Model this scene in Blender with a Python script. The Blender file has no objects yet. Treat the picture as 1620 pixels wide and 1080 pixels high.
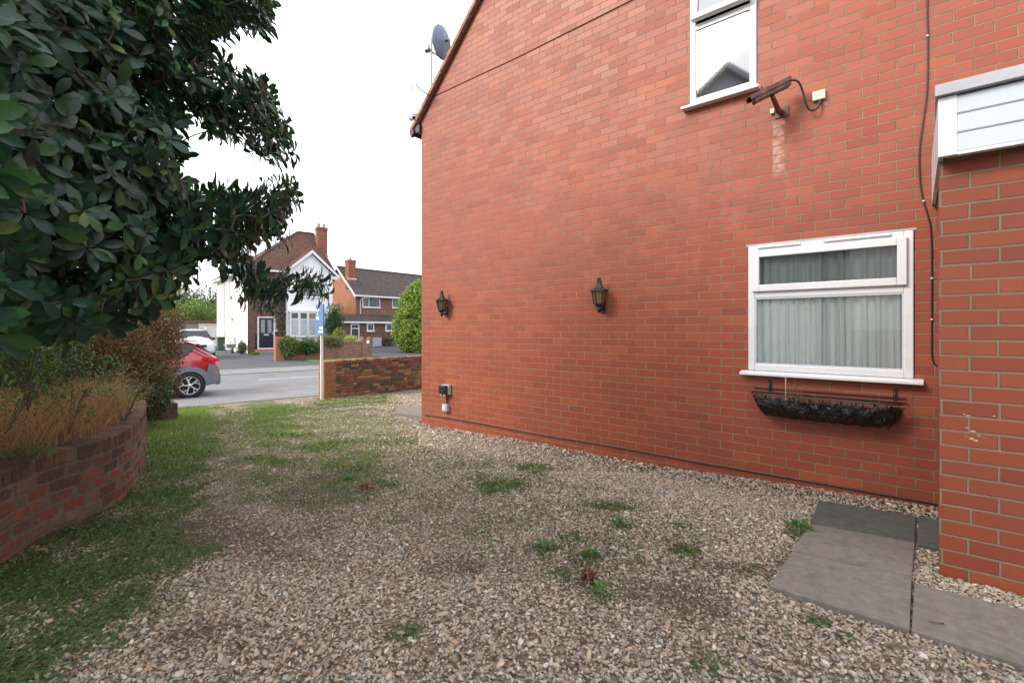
import bpy, math, random
import numpy as np
from mathutils import Vector, Matrix
R = math.radians
random.seed(7); rng = np.random.default_rng(7)
scn = bpy.context.scene
COL = scn.collection
# ---------------------------------------------------------------- camera
F, CX, HY, H = 770.0, 810.0, 519.0, 1.40      # focal in photo pixels, centre column, horizon row, eye height
cd = bpy.data.cameras.new('camera'); cam = bpy.data.objects.new('camera', cd); COL.objects.link(cam)
cam.location = (0, 0, H); cam.rotation_euler = (R(90), 0, 0)
cd.sensor_width = 36; cd.lens = 36 * F / 1620; cd.shift_y = -(540 - HY) / 1620
cd.clip_start = 0.05; cd.clip_end = 3000
scn.camera = cam
# ---------------------------------------------------------------- sky, sun, exposure
SUN_EL, SUN_AZ = 33.0, -110.0                  # azimuth measured from +Y towards +X
w = bpy.data.worlds.new('World'); scn.world = w; w.use_nodes = True
nt = w.node_tree; nt.nodes.clear()
out = nt.nodes.new('ShaderNodeOutputWorld'); bg = nt.nodes.new('ShaderNodeBackground')
sky = nt.nodes.new('ShaderNodeTexSky'); sky.sky_type = 'NISHITA'; sky.sun_disc = False
sky.sun_elevation = R(SUN_EL); sky.sun_rotation = R(SUN_AZ); sky.air_density = 1.0; sky.dust_density = 1.5
tc = nt.nodes.new('ShaderNodeTexCoord')
no = nt.nodes.new('ShaderNodeTexNoise'); no.inputs['Scale'].default_value = 2.2; no.inputs['Detail'].default_value = 7; no.inputs['Roughness'].default_value = .55
mp = nt.nodes.new('ShaderNodeMapping'); mp.inputs['Scale'].default_value = (1, 1, 2.2); mp.inputs['Location'].default_value = (.7, .2, .1)
nt.links.new(tc.outputs['Generated'], mp.inputs['Vector']); nt.links.new(mp.outputs['Vector'], no.inputs['Vector'])
mr = nt.nodes.new('ShaderNodeMapRange'); mr.inputs['From Min'].default_value = .30; mr.inputs['From Max'].default_value = .44
nt.links.new(no.outputs['Fac'], mr.inputs['Value'])
mx = nt.nodes.new('ShaderNodeMix'); mx.data_type = 'RGBA'
nt.links.new(mr.outputs['Result'], mx.inputs['Factor']); nt.links.new(sky.outputs['Color'], mx.inputs['A'])
mx.inputs['B'].default_value = (11.0, 11.2, 11.8, 1)
nt.links.new(mx.outputs['Result'], bg.inputs['Color']); bg.inputs['Strength'].default_value = .12
nt.links.new(bg.outputs['Background'], out.inputs['Surface'])
sd = bpy.data.lights.new('sun', 'SUN'); sun = bpy.data.objects.new('sun', sd); COL.objects.link(sun)
sd.energy = 2.8; sd.angle = R(24); sd.color = (1, .93, .82)
sv = Vector((math.sin(R(SUN_AZ)) * math.cos(R(SUN_EL)), math.cos(R(SUN_AZ)) * math.cos(R(SUN_EL)), math.sin(R(SUN_EL))))
sun.rotation_euler = sv.to_track_quat('Z', 'Y').to_euler()
scn.view_settings.view_transform = 'Standard'; scn.view_settings.look = 'None'
scn.view_settings.exposure = 0.66; scn.view_settings.gamma = 1
# ---------------------------------------------------------------- frames of reference
ES, EU = (-.7552, .6555), (.6555, .7552)       # along the house side wall away from us; across the drive
ER, EN = (.768, .640), (-.640, .768)           # along the road; across the road
def smooth(t): t = np.clip(t, 0, 1); return t * t * (3 - 2 * t)
def ground_z(x, y, bumps=True):
    x = np.asarray(x, float); y = np.asarray(y, float)
    s = x * ES[0] + y * ES[1]; u = x * EU[0] + y * EU[1]; q = x * EN[0] + y * EN[1]
    near = np.interp(s, [-8, 0, 2, 6.2, 9, 12], [1.33, 1.40, 1.485, 1.555, 1.62, 1.74]) - .035 * np.clip(4.94 - u, -3, 7)
    far = np.interp(q, [11, 12.6, 13.4, 15.7, 22, 28.4, 36, 60], [1.70, 1.75, 1.78, 1.86, 1.88, 1.78, 1.70, 1.68])
    t = smooth((q - 9.0) / 3.5)
    z = H - (near * (1 - t) + far * t)
    if bumps: z = z + (.010 * np.sin(x * 2.1 + 1.3 * np.sin(y * 1.1)) * np.cos(y * 1.7 + .5) + .006 * np.sin(x * 5.3 + y * 3.1)) * (1 - smooth((q - 10) / 3))
    return z
def gp(px, py, lift=0.0):
    a = (px - CX) / F; Z = 1.5 * F / (py - HY)
    for _ in range(25): Z = (H - float(ground_z(a * Z, Z))) * F / (py - HY)
    return Vector((a * Z, Z, float(ground_z(a * Z, Z)) + lift))
class Frame:
    def __init__(s, x, y, z, deg): s.M = Matrix.Translation((x, y, z)) @ Matrix.Rotation(R(deg), 4, 'Z'); s.I = s.M.inverted(); s.deg = deg
    def onx(s, px, py, y0):                    # pixel ray meets the plane local y = y0
        o = s.I @ Vector((0, 0, H)); d = (s.I.to_3x3() @ Vector(((px - CX) / F, 1, -(py - HY) / F)))
        return o + d * ((y0 - o.y) / d.y)
    def ony(s, px, py, x0):
        o = s.I @ Vector((0, 0, H)); d = (s.I.to_3x3() @ Vector(((px - CX) / F, 1, -(py - HY) / F)))
        return o + d * ((x0 - o.x) / d.x)
    def gz(s, x, y): p = s.M @ Vector((x, y, 0)); return float(ground_z(p.x, p.y))
CU = 4.944
WF = Frame(EU[0] * CU, EU[1] * CU, 0, math.degrees(math.atan2(-.6555, .7552)))     # local x to the right along the wall, y into the house
WX, WY = ER[0] * 7.24 + EN[0] * 36, ER[1] * 7.24 + EN[1] * 36
RF = Frame(WX, WY, 0, math.degrees(math.atan2(.640, .768)))                        # the white house, parallel to the road
RH = Frame(-14.37, 44.8, 0, 51.17)
ROAD = Frame(0, 0, 0, math.degrees(math.atan2(.640, .768)))                        # local x = along the road, y = across
ID = Frame(0, 0, 0, 0)
# ---------------------------------------------------------------- scene graph helpers
MW = {}
def tag(o, label=None, cat=None, group=None, kind=None):
    if label: o['label'] = label
    if cat: o['category'] = cat
    if group: o['group'] = group
    if kind: o['kind'] = kind
    return o
def thing(name, label, cat, loc, deg=0, group=None):
    o = bpy.data.objects.new(name, None); COL.objects.link(o); o.empty_display_size = .1
    o.location = loc; o.rotation_euler = (0, 0, R(deg))
    MW[o.name] = Matrix.Translation(loc) @ Matrix.Rotation(R(deg), 4, 'Z')
    return tag(o, label, cat, group)
def fthing(name, label, cat, fr, loc, group=None): return thing(name, label, cat, fr.M @ Vector(loc), fr.deg, group)
class MB:
    def __init__(s, fr=ID): s.fr = fr; s.V = []; s.F = []; s.S = []
    def face(s, pts, smooth=False):
        b = len(s.V); s.V += [Vector(p) for p in pts]; s.F.append(tuple(range(b, b + len(pts)))); s.S.append(smooth)
    def mesh(s, pts, faces, smooth=False):
        b = len(s.V); s.V += [Vector(p) for p in pts]
        for f in faces: s.F.append(tuple(b + i for i in f)); s.S.append(smooth)
    def box(s, x0, x1, y0, y1, z0, z1, M=None):
        p = [Vector((x, y, z)) for z in (z0, z1) for x, y in ((x0, y0), (x1, y0), (x1, y1), (x0, y1))]
        if M: p = [M @ q for q in p]
        s.mesh(p, [(3, 2, 1, 0), (4, 5, 6, 7), (0, 1, 5, 4), (1, 2, 6, 5), (2, 3, 7, 6), (3, 0, 4, 7)])
    def prism(s, poly, vec):                    # closed polygon (3d points) pushed along vec
        n = len(poly); vec = Vector(vec); p = [Vector(a) for a in poly]
        s.mesh(p + [a + vec for a in p], [tuple(range(n - 1, -1, -1)), tuple(range(n, 2 * n))] + [(i, (i + 1) % n, n + (i + 1) % n, n + i) for i in range(n)])
    def tube(s, pts, r, n=8, r2=None, cap=True):
        pts = [Vector(p) for p in pts]; rings = []; up = None
        for i, p in enumerate(pts):
            t = (pts[min(i + 1, len(pts) - 1)] - pts[max(i - 1, 0)]).normalized()
            if up is None: up = t.orthogonal().normalized()
            up = (up - t * up.dot(t)); up = up.normalized() if up.length > 1e-6 else t.orthogonal().normalized()
            b = t.cross(up); rr = r if r2 is None else r + (r2 - r) * i / (len(pts) - 1)
            rings.append([p + (up * math.cos(2 * math.pi * k / n) + b * math.sin(2 * math.pi * k / n)) * rr for k in range(n)])
        V = [v for g in rings for v in g]; fc = []
        for i in range(len(pts) - 1):
            for k in range(n): fc.append((i * n + k, i * n + (k + 1) % n, (i + 1) * n + (k + 1) % n, (i + 1) * n + k))
        s.mesh(V, fc, n > 4)
        if cap: s.mesh(rings[0], [tuple(range(n - 1, -1, -1))]); s.mesh(rings[-1], [tuple(range(n))])
    def lathe(s, prof, c, n=20, M=None, smooth=True):
        c = Vector(c); V = []; fc = []
        for r, z in prof:
            for k in range(n):
                v = Vector((r * math.cos(2 * math.pi * k / n), r * math.sin(2 * math.pi * k / n), z)); V.append((M @ v if M else v) + c)
        for i in range(len(prof) - 1):
            for k in range(n): fc.append((i * n + k, i * n + (k + 1) % n, (i + 1) * n + (k + 1) % n, (i + 1) * n + k))
        s.mesh(V, fc, smooth)
    def build(s, name, mat, parent=None, bevel=0, uvfn=None, origin=None):
        W = [s.fr.M @ v for v in s.V]
        if parent is not None: T = MW[parent.name]
        else:
            if origin is None:
                a = np.array([v[:] for v in W]); origin = ((a[:, 0].min() + a[:, 0].max()) / 2, (a[:, 1].min() + a[:, 1].max()) / 2, a[:, 2].min())
            T = Matrix.Translation(origin) @ Matrix.Rotation(R(s.fr.deg), 4, 'Z')
        Ti = T.inverted(); me = bpy.data.meshes.new(name)
        me.from_pydata([(Ti @ v)[:] for v in W], [], s.F)
        uv = me.uv_layers.new(name='UVMap'); co = s.V
        for p in me.polygons:
            pts = [co[v] for v in p.vertices]; n = Vector((0, 0, 0))
            for i in range(len(pts)): n += pts[i].cross(pts[(i + 1) % len(pts)])
            ax = max(range(3), key=lambda k: abs(n[k]) * (1.001 if k == 2 else 1))
            for li, v in zip(p.loop_indices, p.vertices):
                c = co[v]; uv.data[li].uv = uvfn(c) if uvfn else ((c.x, c.y) if ax == 2 else (c.x, c.z) if ax == 1 else (c.y, c.z))
        me.polygons.foreach_set('use_smooth', s.S)
        me.materials.append(mat); me.update()
        o = bpy.data.objects.new(name, me); COL.objects.link(o)
        if parent is not None: o.parent = parent; MW[o.name] = T
        else: o.matrix_world = T; MW[o.name] = T
        if bevel:
            b = o.modifiers.new('bevel', 'BEVEL'); b.width = bevel; b.segments = 2; b.limit_method = 'ANGLE'
        return o
# parts whose parent is itself a part keep identity local transforms, so MW of a part equals MW of its thing
def npmesh(name, V, Fc, k, mat, parent=None, col=None, smooth=False, origin=None):   # V (n,3) world, Fc (m,k)
    V = np.asarray(V, np.float64); Fc = np.asarray(Fc, np.int32)
    if parent is not None: T = MW[parent.name]
    else:
        if origin is None: origin = (float(V[:, 0].mean()), float(V[:, 1].mean()), float(V[:, 2].min()))
        T = Matrix.Translation(origin)
    Ti = np.array(T.inverted()); V = V @ Ti[:3, :3].T + Ti[:3, 3]
    me = bpy.data.meshes.new(name); me.vertices.add(len(V)); me.vertices.foreach_set('co', V.astype(np.float32).ravel())
    me.loops.add(Fc.size); me.loops.foreach_set('vertex_index', Fc.ravel())
    me.polygons.add(len(Fc)); me.polygons.foreach_set('loop_start', np.arange(0, Fc.size, k, dtype=np.int32))
    me.polygons.foreach_set('use_smooth', np.full(len(Fc), smooth))
    if col is not None:
        at = me.color_attributes.new('Col', 'FLOAT_COLOR', 'POINT'); c = np.ones((len(V), 4), np.float32); c[:, :3] = col; at.data.foreach_set('color', c.ravel())
    me.update(calc_edges=True); me.materials.append(mat)
    o = bpy.data.objects.new(name, me); COL.objects.link(o)
    if parent is not None: o.parent = parent; MW[o.name] = T
    else: o.matrix_world = T; MW[o.name] = T
    return o
def unit(a): return a / np.maximum(np.linalg.norm(a, axis=-1, keepdims=True), 1e-9)
def basis(d, nrm):                              # rows: x along d, z near nrm
    x = unit(d); z = unit(nrm - (nrm * x).sum(-1, keepdims=True) * x); y = np.cross(z, x)
    return np.stack([x, y, z], axis=-1)         # columns are axes
def scatter(pv, pf, P, B, S, colr):             # proto verts (k,3), faces; P (N,3); B (N,3,3); S (N,) or (N,3)
    pv = np.asarray(pv, float); pf = np.asarray(pf); N = len(P); k = len(pv)
    S = np.asarray(S, float); S = S[:, None] * np.ones(3) if S.ndim == 1 else S
    L = pv[None] * S[:, None, :]; V = np.einsum('nij,nkj->nki', B, L) + P[:, None, :]
    Fc = (pf[None] + (np.arange(N) * k)[:, None, None]).reshape(-1, pf.shape[1])
    C = np.repeat(colr, k, axis=0)
    return V.reshape(-1, 3), Fc, C
def rdir(n, rg=rng): return unit(rg.normal(size=(n, 3)))
def copy_tree(o, loc=None, deg=None, label=None):
    def rec(a, par):
        c = a.copy(); COL.objects.link(c); c.parent = par; c.matrix_parent_inverse = a.matrix_parent_inverse
        for k in [x for x in bpy.data.objects if x.parent == a]: rec(k, c)
        return c
    kids = [x for x in bpy.data.objects if x.parent == o]
    c = o.copy(); COL.objects.link(c)
    for k in kids: rec(k, c)
    if loc is not None: c.location = loc
    if deg is not None: c.rotation_euler = (0, 0, R(deg))
    if label: c['label'] = label
    return c
# ---------------------------------------------------------------- materials
def newmat(name):
    m = bpy.data.materials.new(name); m.use_nodes = True; t = m.node_tree; return m, t, t.nodes['Principled BSDF']
def N(t, typ, **kw):
    n = t.nodes.new(typ)
    for k, v in kw.items(): setattr(n, k, v)
    return n
def mth(t, op, a, b=None, c=None, clamp=False):
    n = t.nodes.new('ShaderNodeMath'); n.operation = op; n.use_clamp = clamp
    for i, v in enumerate((a, b, c)):
        if v is None: continue
        if isinstance(v, (int, float)): n.inputs[i].default_value = v
        else: t.links.new(v, n.inputs[i])
    return n.outputs[0]
def noise(t, scale, detail=4, rough=.55, vec=None, obj=True):
    n = t.nodes.new('ShaderNodeTexNoise'); n.inputs['Scale'].default_value = scale; n.inputs['Detail'].default_value = detail; n.inputs['Roughness'].default_value = rough
    if vec is None:
        g = t.nodes.new('ShaderNodeNewGeometry'); vec = g.outputs['Position']
    t.links.new(vec, n.inputs['Vector']); return n.outputs['Fac']
def ramp(t, fac, stops, interp='LINEAR'):
    n = t.nodes.new('ShaderNodeValToRGB'); n.color_ramp.interpolation = interp; e = n.color_ramp.elements
    while len(e) < len(stops): e.new(.5)
    for k, (p, c) in enumerate(stops): e[k].position = p; e[k].color = (*c, 1)
    t.links.new(fac, n.inputs['Fac']); return n.outputs['Color']
def mixc(t, fac, a, b, mode='MIX'):
    n = t.nodes.new('ShaderNodeMix'); n.data_type = 'RGBA'; n.blend_type = mode
    for k, v in (('Factor', fac), ('A', a), ('B', b)):
        if isinstance(v, (int, float)): n.inputs[k].default_value = v
        elif isinstance(v, tuple): n.inputs[k].default_value = (*v, 1)
        else: t.links.new(v, n.inputs[k])
    return n.outputs['Result']
def maprange(t, v, a, b, c=0, d=1, sm=True):
    n = t.nodes.new('ShaderNodeMapRange'); n.interpolation_type = 'SMOOTHSTEP' if sm else 'LINEAR'
    for k, x in (('From Min', a), ('From Max', b), ('To Min', c), ('To Max', d)): n.inputs[k].default_value = x
    t.links.new(v, n.inputs['Value']); return n.outputs['Result']
def bump(t, bs, h, dist=.005, st=1.0):
    n = t.nodes.new('ShaderNodeBump'); n.inputs['Distance'].default_value = dist; n.inputs['Strength'].default_value = st
    t.links.new(h, n.inputs['Height']); t.links.new(n.outputs['Normal'], bs.inputs['Normal'])
def simple(name, col, rough=.6, var=.15, scale=6, bscale=40, bdist=.001, metal=0, spec=.5, dirt=None, coat=0):
    m, t, b = newmat(name)
    lo = tuple(c * (1 - var) for c in col); hi = tuple(min(1, c * (1 + var)) for c in col)
    c = ramp(t, noise(t, scale), [(.3, lo), (.7, hi)])
    if dirt: c = mixc(t, maprange(t, noise(t, scale * .45, 6, .65), .48, .72, 0, .75), c, dirt)
    t.links.new(c, b.inputs['Base Color'])
    r = maprange(t, noise(t, scale * 2), .3, .7, max(.02, rough - .08), min(1, rough + .08)); t.links.new(r, b.inputs['Roughness'])
    b.inputs['Metallic'].default_value = metal; b.inputs['Specular IOR Level'].default_value = spec; b.inputs['Coat Weight'].default_value = coat
    if bdist: bump(t, b, noise(t, bscale, 5, .6), bdist, .8)
    return m
def brick(name, cols, mortar, bw=.225, bh=.081, ox=0, oz=0, mj=.010, rough=.55, spec=.5, bd=.004, stain=None, stain_amt=.5, rugged=.0012, patch=None, mortar2=None):
    m, t, b = newmat(name)
    uvn = N(t, 'ShaderNodeUVMap'); sp = N(t, 'ShaderNodeSeparateXYZ'); t.links.new(uvn.outputs['UV'], sp.inputs[0])
    y = mth(t, 'DIVIDE', mth(t, 'SUBTRACT', sp.outputs['Y'], oz), bh); row = mth(t, 'FLOOR', y)
    x = mth(t, 'DIVIDE', mth(t, 'SUBTRACT', sp.outputs['X'], ox), bw)
    par = mth(t, 'FLOORED_MODULO', row, 2.0); xs = mth(t, 'ADD', x, mth(t, 'MULTIPLY', par, .5))
    jw = N(t, 'ShaderNodeTexWhiteNoise', noise_dimensions='1D'); t.links.new(row, jw.inputs['W'])
    xs = mth(t, 'ADD', xs, mth(t, 'MULTIPLY', mth(t, 'SUBTRACT', jw.outputs['Value'], .5), .05))
    col = mth(t, 'FLOOR', xs)
    fx = mth(t, 'MULTIPLY', mth(t, 'SUBTRACT', xs, col), bw); fy = mth(t, 'MULTIPLY', mth(t, 'SUBTRACT', y, row), bh)
    dx = mth(t, 'MINIMUM', fx, mth(t, 'SUBTRACT', bw, fx)); dy = mth(t, 'MINIMUM', fy, mth(t, 'SUBTRACT', bh, fy))
    d = mth(t, 'MINIMUM', dx, dy)
    nn = noise(t, 55, 4, .6); d = mth(t, 'ADD', d, mth(t, 'MULTIPLY', mth(t, 'SUBTRACT', nn, .5), rugged * 3))
    mask = maprange(t, d, mj / 2 - .0012, mj / 2 + .0014)
    cv = N(t, 'ShaderNodeCombineXYZ'); t.links.new(col, cv.inputs[0]); t.links.new(row, cv.inputs[1])
    wn = N(t, 'ShaderNodeTexWhiteNoise', noise_dimensions='3D'); t.links.new(cv.outputs[0], wn.inputs['Vector'])
    k = len(cols); bc = ramp(t, wn.outputs['Value'], [(i / (k - 1), c) for i, c in enumerate(cols)])
    sc = N(t, 'ShaderNodeSeparateColor'); t.links.new(wn.outputs['Color'], sc.inputs[0])
    hv = N(t, 'ShaderNodeHueSaturation'); t.links.new(bc, hv.inputs['Color'])
    t.links.new(maprange(t, sc.outputs[2], 0, 1, .94, 1.06, False), hv.inputs['Value'])
    bc = hv.outputs['Color']
    fine = noise(t, 180, 5, .7); bc = mixc(t, maprange(t, fine, .35, .75, 0, .22), bc, tuple(c * .45 for c in cols[0]))
    big = noise(t, 1.3, 6, .6)
    if stain: bc = mixc(t, maprange(t, noise(t, 4.5, 7, .68), .5, .68, 0, stain_amt), bc, stain)
    if patch: bc = patch(t, bc, sp)
    mc = mixc(t, maprange(t, noise(t, 9, 5), .4, .65), mortar, mortar2 or tuple(c * .6 for c in mortar))
    c = mixc(t, mask, mc, bc); c = mixc(t, maprange(t, big, .35, .7, 0, .18), c, (.12, .06, .045))
    t.links.new(c, b.inputs['Base Color'])
    rr = mth(t, 'ADD', mth(t, 'MULTIPLY', mask, -(.9 - rough)), .9, clamp=True)
    rr = mth(t, 'ADD', rr, mth(t, 'MULTIPLY', mth(t, 'SUBTRACT', sc.outputs[0], .5), .12), clamp=True)
    t.links.new(rr, b.inputs['Roughness']); b.inputs['Specular IOR Level'].default_value = spec
    hgt = mth(t, 'ADD', mth(t, 'MULTIPLY', mask, 1.0), mth(t, 'MULTIPLY', noise(t, 120, 5, .65), .22))
    hgt = mth(t, 'ADD', hgt, mth(t, 'MULTIPLY', mth(t, 'MULTIPLY', mth(t, 'SUBTRACT', sc.outputs[1], .5), sp.outputs['Y']), 0))
    bump(t, b, hgt, bd, 1.0); return m
def leafmat(name, rough=.4, trans=.25, spec=.4, mul=(1, 1, 1), tcol=(1.3, 1.5, .5)):
    m, t, b = newmat(name); a = N(t, 'ShaderNodeAttribute', attribute_name='Col')
    c = mixc(t, 1.0, a.outputs['Color'], mul, 'MULTIPLY'); c = mixc(t, maprange(t, noise(t, 60, 3), .3, .8, 0, .3), c, (.02, .03, .01))
    t.links.new(c, b.inputs['Base Color']); b.inputs['Roughness'].default_value = rough; b.inputs['Specular IOR Level'].default_value = spec
    if trans:
        tr = N(t, 'ShaderNodeBsdfTranslucent'); t.links.new(mixc(t, 1.0, c, tcol, 'MULTIPLY'), tr.inputs['Color'])
        ms = N(t, 'ShaderNodeMixShader'); ms.inputs[0].default_value = trans
        t.links.new(b.outputs[0], ms.inputs[1]); t.links.new(tr.outputs[0], ms.inputs[2]); t.links.new(ms.outputs[0], t.nodes['Material Output'].inputs['Surface'])
    return m
def glassmat(name, tint=(.8, .85, .85), ior=1.9, rough=.01):
    m, t, b = newmat(name); t.nodes.remove(b)
    tr = N(t, 'ShaderNodeBsdfTransparent'); tr.inputs['Color'].default_value = (*tint, 1)
    gl = N(t, 'ShaderNodeBsdfGlossy'); gl.inputs['Roughness'].default_value = rough
    fr = N(t, 'ShaderNodeFresnel'); fr.inputs['IOR'].default_value = ior
    ms = N(t, 'ShaderNodeMixShader'); t.links.new(fr.outputs[0], ms.inputs[0]); t.links.new(tr.outputs[0], ms.inputs[1]); t.links.new(gl.outputs[0], ms.inputs[2])
    t.links.new(ms.outputs[0], t.nodes['Material Output'].inputs['Surface']); return m
# efflorescence streak on the clean wall: a real mark of its own shape
def eff_patch(t, bc, sp):
    def blob(x0, z0, w, h, amt):
        a = mth(t, 'ABSOLUTE', mth(t, 'DIVIDE', mth(t, 'SUBTRACT', sp.outputs['X'], x0), w)); b_ = mth(t, 'ABSOLUTE', mth(t, 'DIVIDE', mth(t, 'SUBTRACT', sp.outputs['Y'], z0), h))
        return mth(t, 'MULTIPLY', maprange(t, mth(t, 'MAXIMUM', a, b_), .75, 1.05, 1, 0), amt)
    p = WF.onx(1232, 235, 0); f = mth(t, 'MULTIPLY', blob(p.x, p.z, .055, .26, .7), maprange(t, noise(t, 14, 5, .7), .36, .6))
    f2 = mth(t, 'MULTIPLY', blob(WF.onx(1000, 300, 0).x, 2.5, 1.9, .9, .12), maprange(t, noise(t, 5, 5, .7), .5, .7))
    return mixc(t, mth(t, 'MAXIMUM', f, f2), bc, (.52, .30, .26))
RED = [(0.296, 0.061, 0.025), (0.320, 0.070, 0.029), (0.308, 0.065, 0.029), (0.302, 0.063, 0.026), (0.283, 0.059, 0.028), (0.311, 0.068, 0.029), (0.348, 0.083, 0.030), (0.300, 0.063, 0.028), (0.291, 0.058, 0.026), (0.315, 0.068, 0.028), (0.264, 0.054, 0.026)]
REDP = [tuple(c * .86 for c in r) for r in RED]
m_wall = brick('smooth_red_brick', RED, (.27, .19, .125), ox=-.904, oz=.063, mj=.009, rough=.54, spec=.40, bd=.004, rugged=.0010, stain=(.23, .07, .045), stain_amt=.22, patch=eff_patch, mortar2=(.20, .14, .10))
m_porch = brick('porch_red_brick', REDP, (.21, .155, .105), ox=.12, oz=.0385, mj=.0115, rough=.6, spec=.35, bd=.006, rugged=.0016, stain=(.17, .055, .04), stain_amt=.45, mortar2=(.24, .17, .12))
OLD = [(.16, .06, .045), (.20, .075, .05), (.12, .06, .05), (.24, .12, .075), (.17, .065, .05), (.10, .06, .055), (.19, .065, .05)]
m_low = brick('weathered_multi_brick', [(.19, .075, .055), (.27, .12, .065), (.38, .22, .11), (.13, .06, .05), (.32, .12, .05), (.07, .055, .055), (.24, .075, .045), (.36, .18, .075)], (.26, .2, .13), bh=.078, mj=.012, rough=.9, spec=.1, bd=.008, rugged=.003, stain=(.10, .08, .055), stain_amt=.55)
m_plant = brick('planter_brick', [(.16, .055, .042), (.25, .07, .045), (.12, .06, .05), (.30, .085, .05), (.19, .125, .08), (.10, .05, .05), (.22, .08, .06)], (.13, .11, .09), mj=.022, rough=.92, spec=.12, bd=.012, rugged=.0065, stain=(.15, .125, .085), stain_amt=.8)
m_cope = brick('brick_on_edge', OLD, (.13, .11, .085), bw=.081, bh=.6, oz=-.3, mj=.018, rough=.92, spec=.12, bd=.010, rugged=.004, stain=(.13, .12, .08), stain_amt=.75)
m_brownbrick = brick('brown_house_brick', [(.13, .07, .06), (.19, .095, .08), (.15, .075, .065), (.10, .055, .05), (.21, .10, .08)], (.22, .17, .13), bh=.075, rough=.9, spec=.1)
m_orangebrick = brick('sun_toned_house_brick', [(.36, .155, .09), (.31, .13, .08), (.40, .18, .105), (.34, .145, .085)], (.36, .27, .2), bh=.075, rough=.85, spec=.15)  # gable copy of the house brick, with warm sunlight put into its colour
m_facadebrick = brick('shade_toned_house_brick', [(.22, .11, .09), (.18, .09, .075), (.25, .125, .10), (.20, .10, .08)], (.26, .2, .16), bh=.075, rough=.85, spec=.15)  # same brick as the gable, its colour darkened to paint the facade's shade
m_oppwall = brick('old_red_garden_brick', [(.25, .11, .085), (.31, .14, .105), (.20, .09, .07), (.34, .18, .14), (.17, .09, .08)], (.27, .22, .18), bh=.078, mj=.014, rough=.95, spec=.1, rugged=.004, bd=.01, stain=(.33, .27, .22), stain_amt=.5)
m_chimney = brick('chimney_brick', [(.28, .11, .075), (.22, .09, .06), (.33, .14, .09)], (.25, .19, .14), bh=.075, rough=.9, spec=.1)
m_rooftile = brick('clay_roof_tile', [(.14, .075, .06), (.11, .062, .052), (.16, .085, .066), (.12, .068, .058)], (.05, .035, .03), bw=.165, bh=.11, mj=.014, rough=.9, spec=.1, bd=.02, rugged=.003, stain=(.17, .12, .05), stain_amt=.55)
m_slate = brick('grey_roof_tile', [(.085, .07, .065), (.065, .058, .058), (.10, .08, .07), (.075, .065, .06)], (.03, .028, .028), bw=.3, bh=.2, mj=.016, rough=.85, spec=.2, bd=.02, rugged=.003, stain=(.16, .14, .10), stain_amt=.45)
m_verge = brick('verge_brick_tile', [(.38, .17, .10), (.30, .13, .08), (.42, .2, .12)], (.2, .13, .09), bw=.30, bh=.5, oz=-.2, mj=.012, rough=.85)
m_upvc = simple('white_upvc', (.68, .68, .70), .28, .03, 3, 30, 0, spec=.5)
m_upvcgrey = simple('shiplap_white_upvc', (.55, .60, .65), .3, .03, 3, 30, 0, dirt=(.5, .52, .54))
m_lead = simple('pale_flashing', (.42, .42, .45), .55, .12, 5, 30, .002)
m_render = simple('sun_toned_render', (.74, .70, .62), .85, .06, 1.5, 90, .004, dirt=(.6, .54, .45))  # white render for the side wall, the sun's warm tint painted in
m_renderfront = simple('shade_toned_render', (.74, .75, .78), .85, .05, 1.5, 90, .004)  # same render for the front, the bluish tint of shade painted in
m_black = simple('black_metal', (.018, .018, .02), .38, .2, 10, 60, .0005, spec=.5)
m_cable = simple('black_cable', (.015, .013, .013), .5, .2, 10, 60, 0)
m_browncable = simple('brown_cable', (.10, .03, .02), .5, .2, 10, 60, 0)
m_curtain, t_, b_ = newmat('pale_green_curtain')
t_.links.new(ramp(t_, noise(t_, 3), [(.3, (.82, .88, .85)), (.7, (.88, .92, .89))]), b_.inputs['Base Color']); b_.inputs['Roughness'].default_value = .95
bump(t_, b_, noise(t_, 500, 2), .0006)
m_dark = simple('dark_room', (.012, .012, .014), .9, .1, 3, 30, 0)
m_pane = glassmat('window_glass', (.97, .99, .985), 1.5)
m_tintpane = glassmat('darker_window_glass', (.58, .60, .60), 1.5)
m_mirrorpane = glassmat('reflecting_glass', (.25, .28, .3), 6.0, .035)
m_housepane, t_, b_ = newmat('dark_house_pane'); b_.inputs['Base Color'].default_value = (.03, .045, .045, 1); b_.inputs['Roughness'].default_value = .06
t_.links.new(ramp(t_, noise(t_, 1.6, 2), [(.35, (.012, .02, .02)), (.65, (.07, .10, .09))]), b_.inputs['Base Color'])
m_blind, t_, b_ = newmat('blind_pane'); t_.links.new(ramp(t_, noise(t_, 2.5, 2), [(.3, (.35, .43, .5)), (.7, (.52, .6, .66))]), b_.inputs['Base Color']); b_.inputs['Roughness'].default_value = .15
m_cctv = simple('weathered_maroon_paint', (.085, .022, .018), .42, .35, 25, 80, .0006, dirt=(.20, .07, .03))
m_cream = simple('cream_plastic', (.62, .57, .42), .45, .05, 10, 30, 0)
m_grey = simple('grey_plastic', (.30, .34, .38), .5, .08, 10, 30, 0)
m_lampglass, t_, b_ = newmat('amber_lamp_glass'); b_.inputs['Base Color'].default_value = (.20, .14, .07, 1); b_.inputs['Roughness'].default_value = .3
m_liner, t_, b_ = newmat('black_plastic_liner'); b_.inputs['Base Color'].default_value = (.012, .012, .013, 1); b_.inputs['Roughness'].default_value = .22
bump(t_, b_, noise(t_, 22, 4, .6), .03, 1)
m_soil = simple('dark_soil', (.05, .033, .022), .95, .4, 20, 60, .01)
m_slab = simple('pinkish_concrete_slab', (.205, .178, .158), .92, .16, 26, 110, .006, spec=.15, dirt=(.13, .12, .09))
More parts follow.
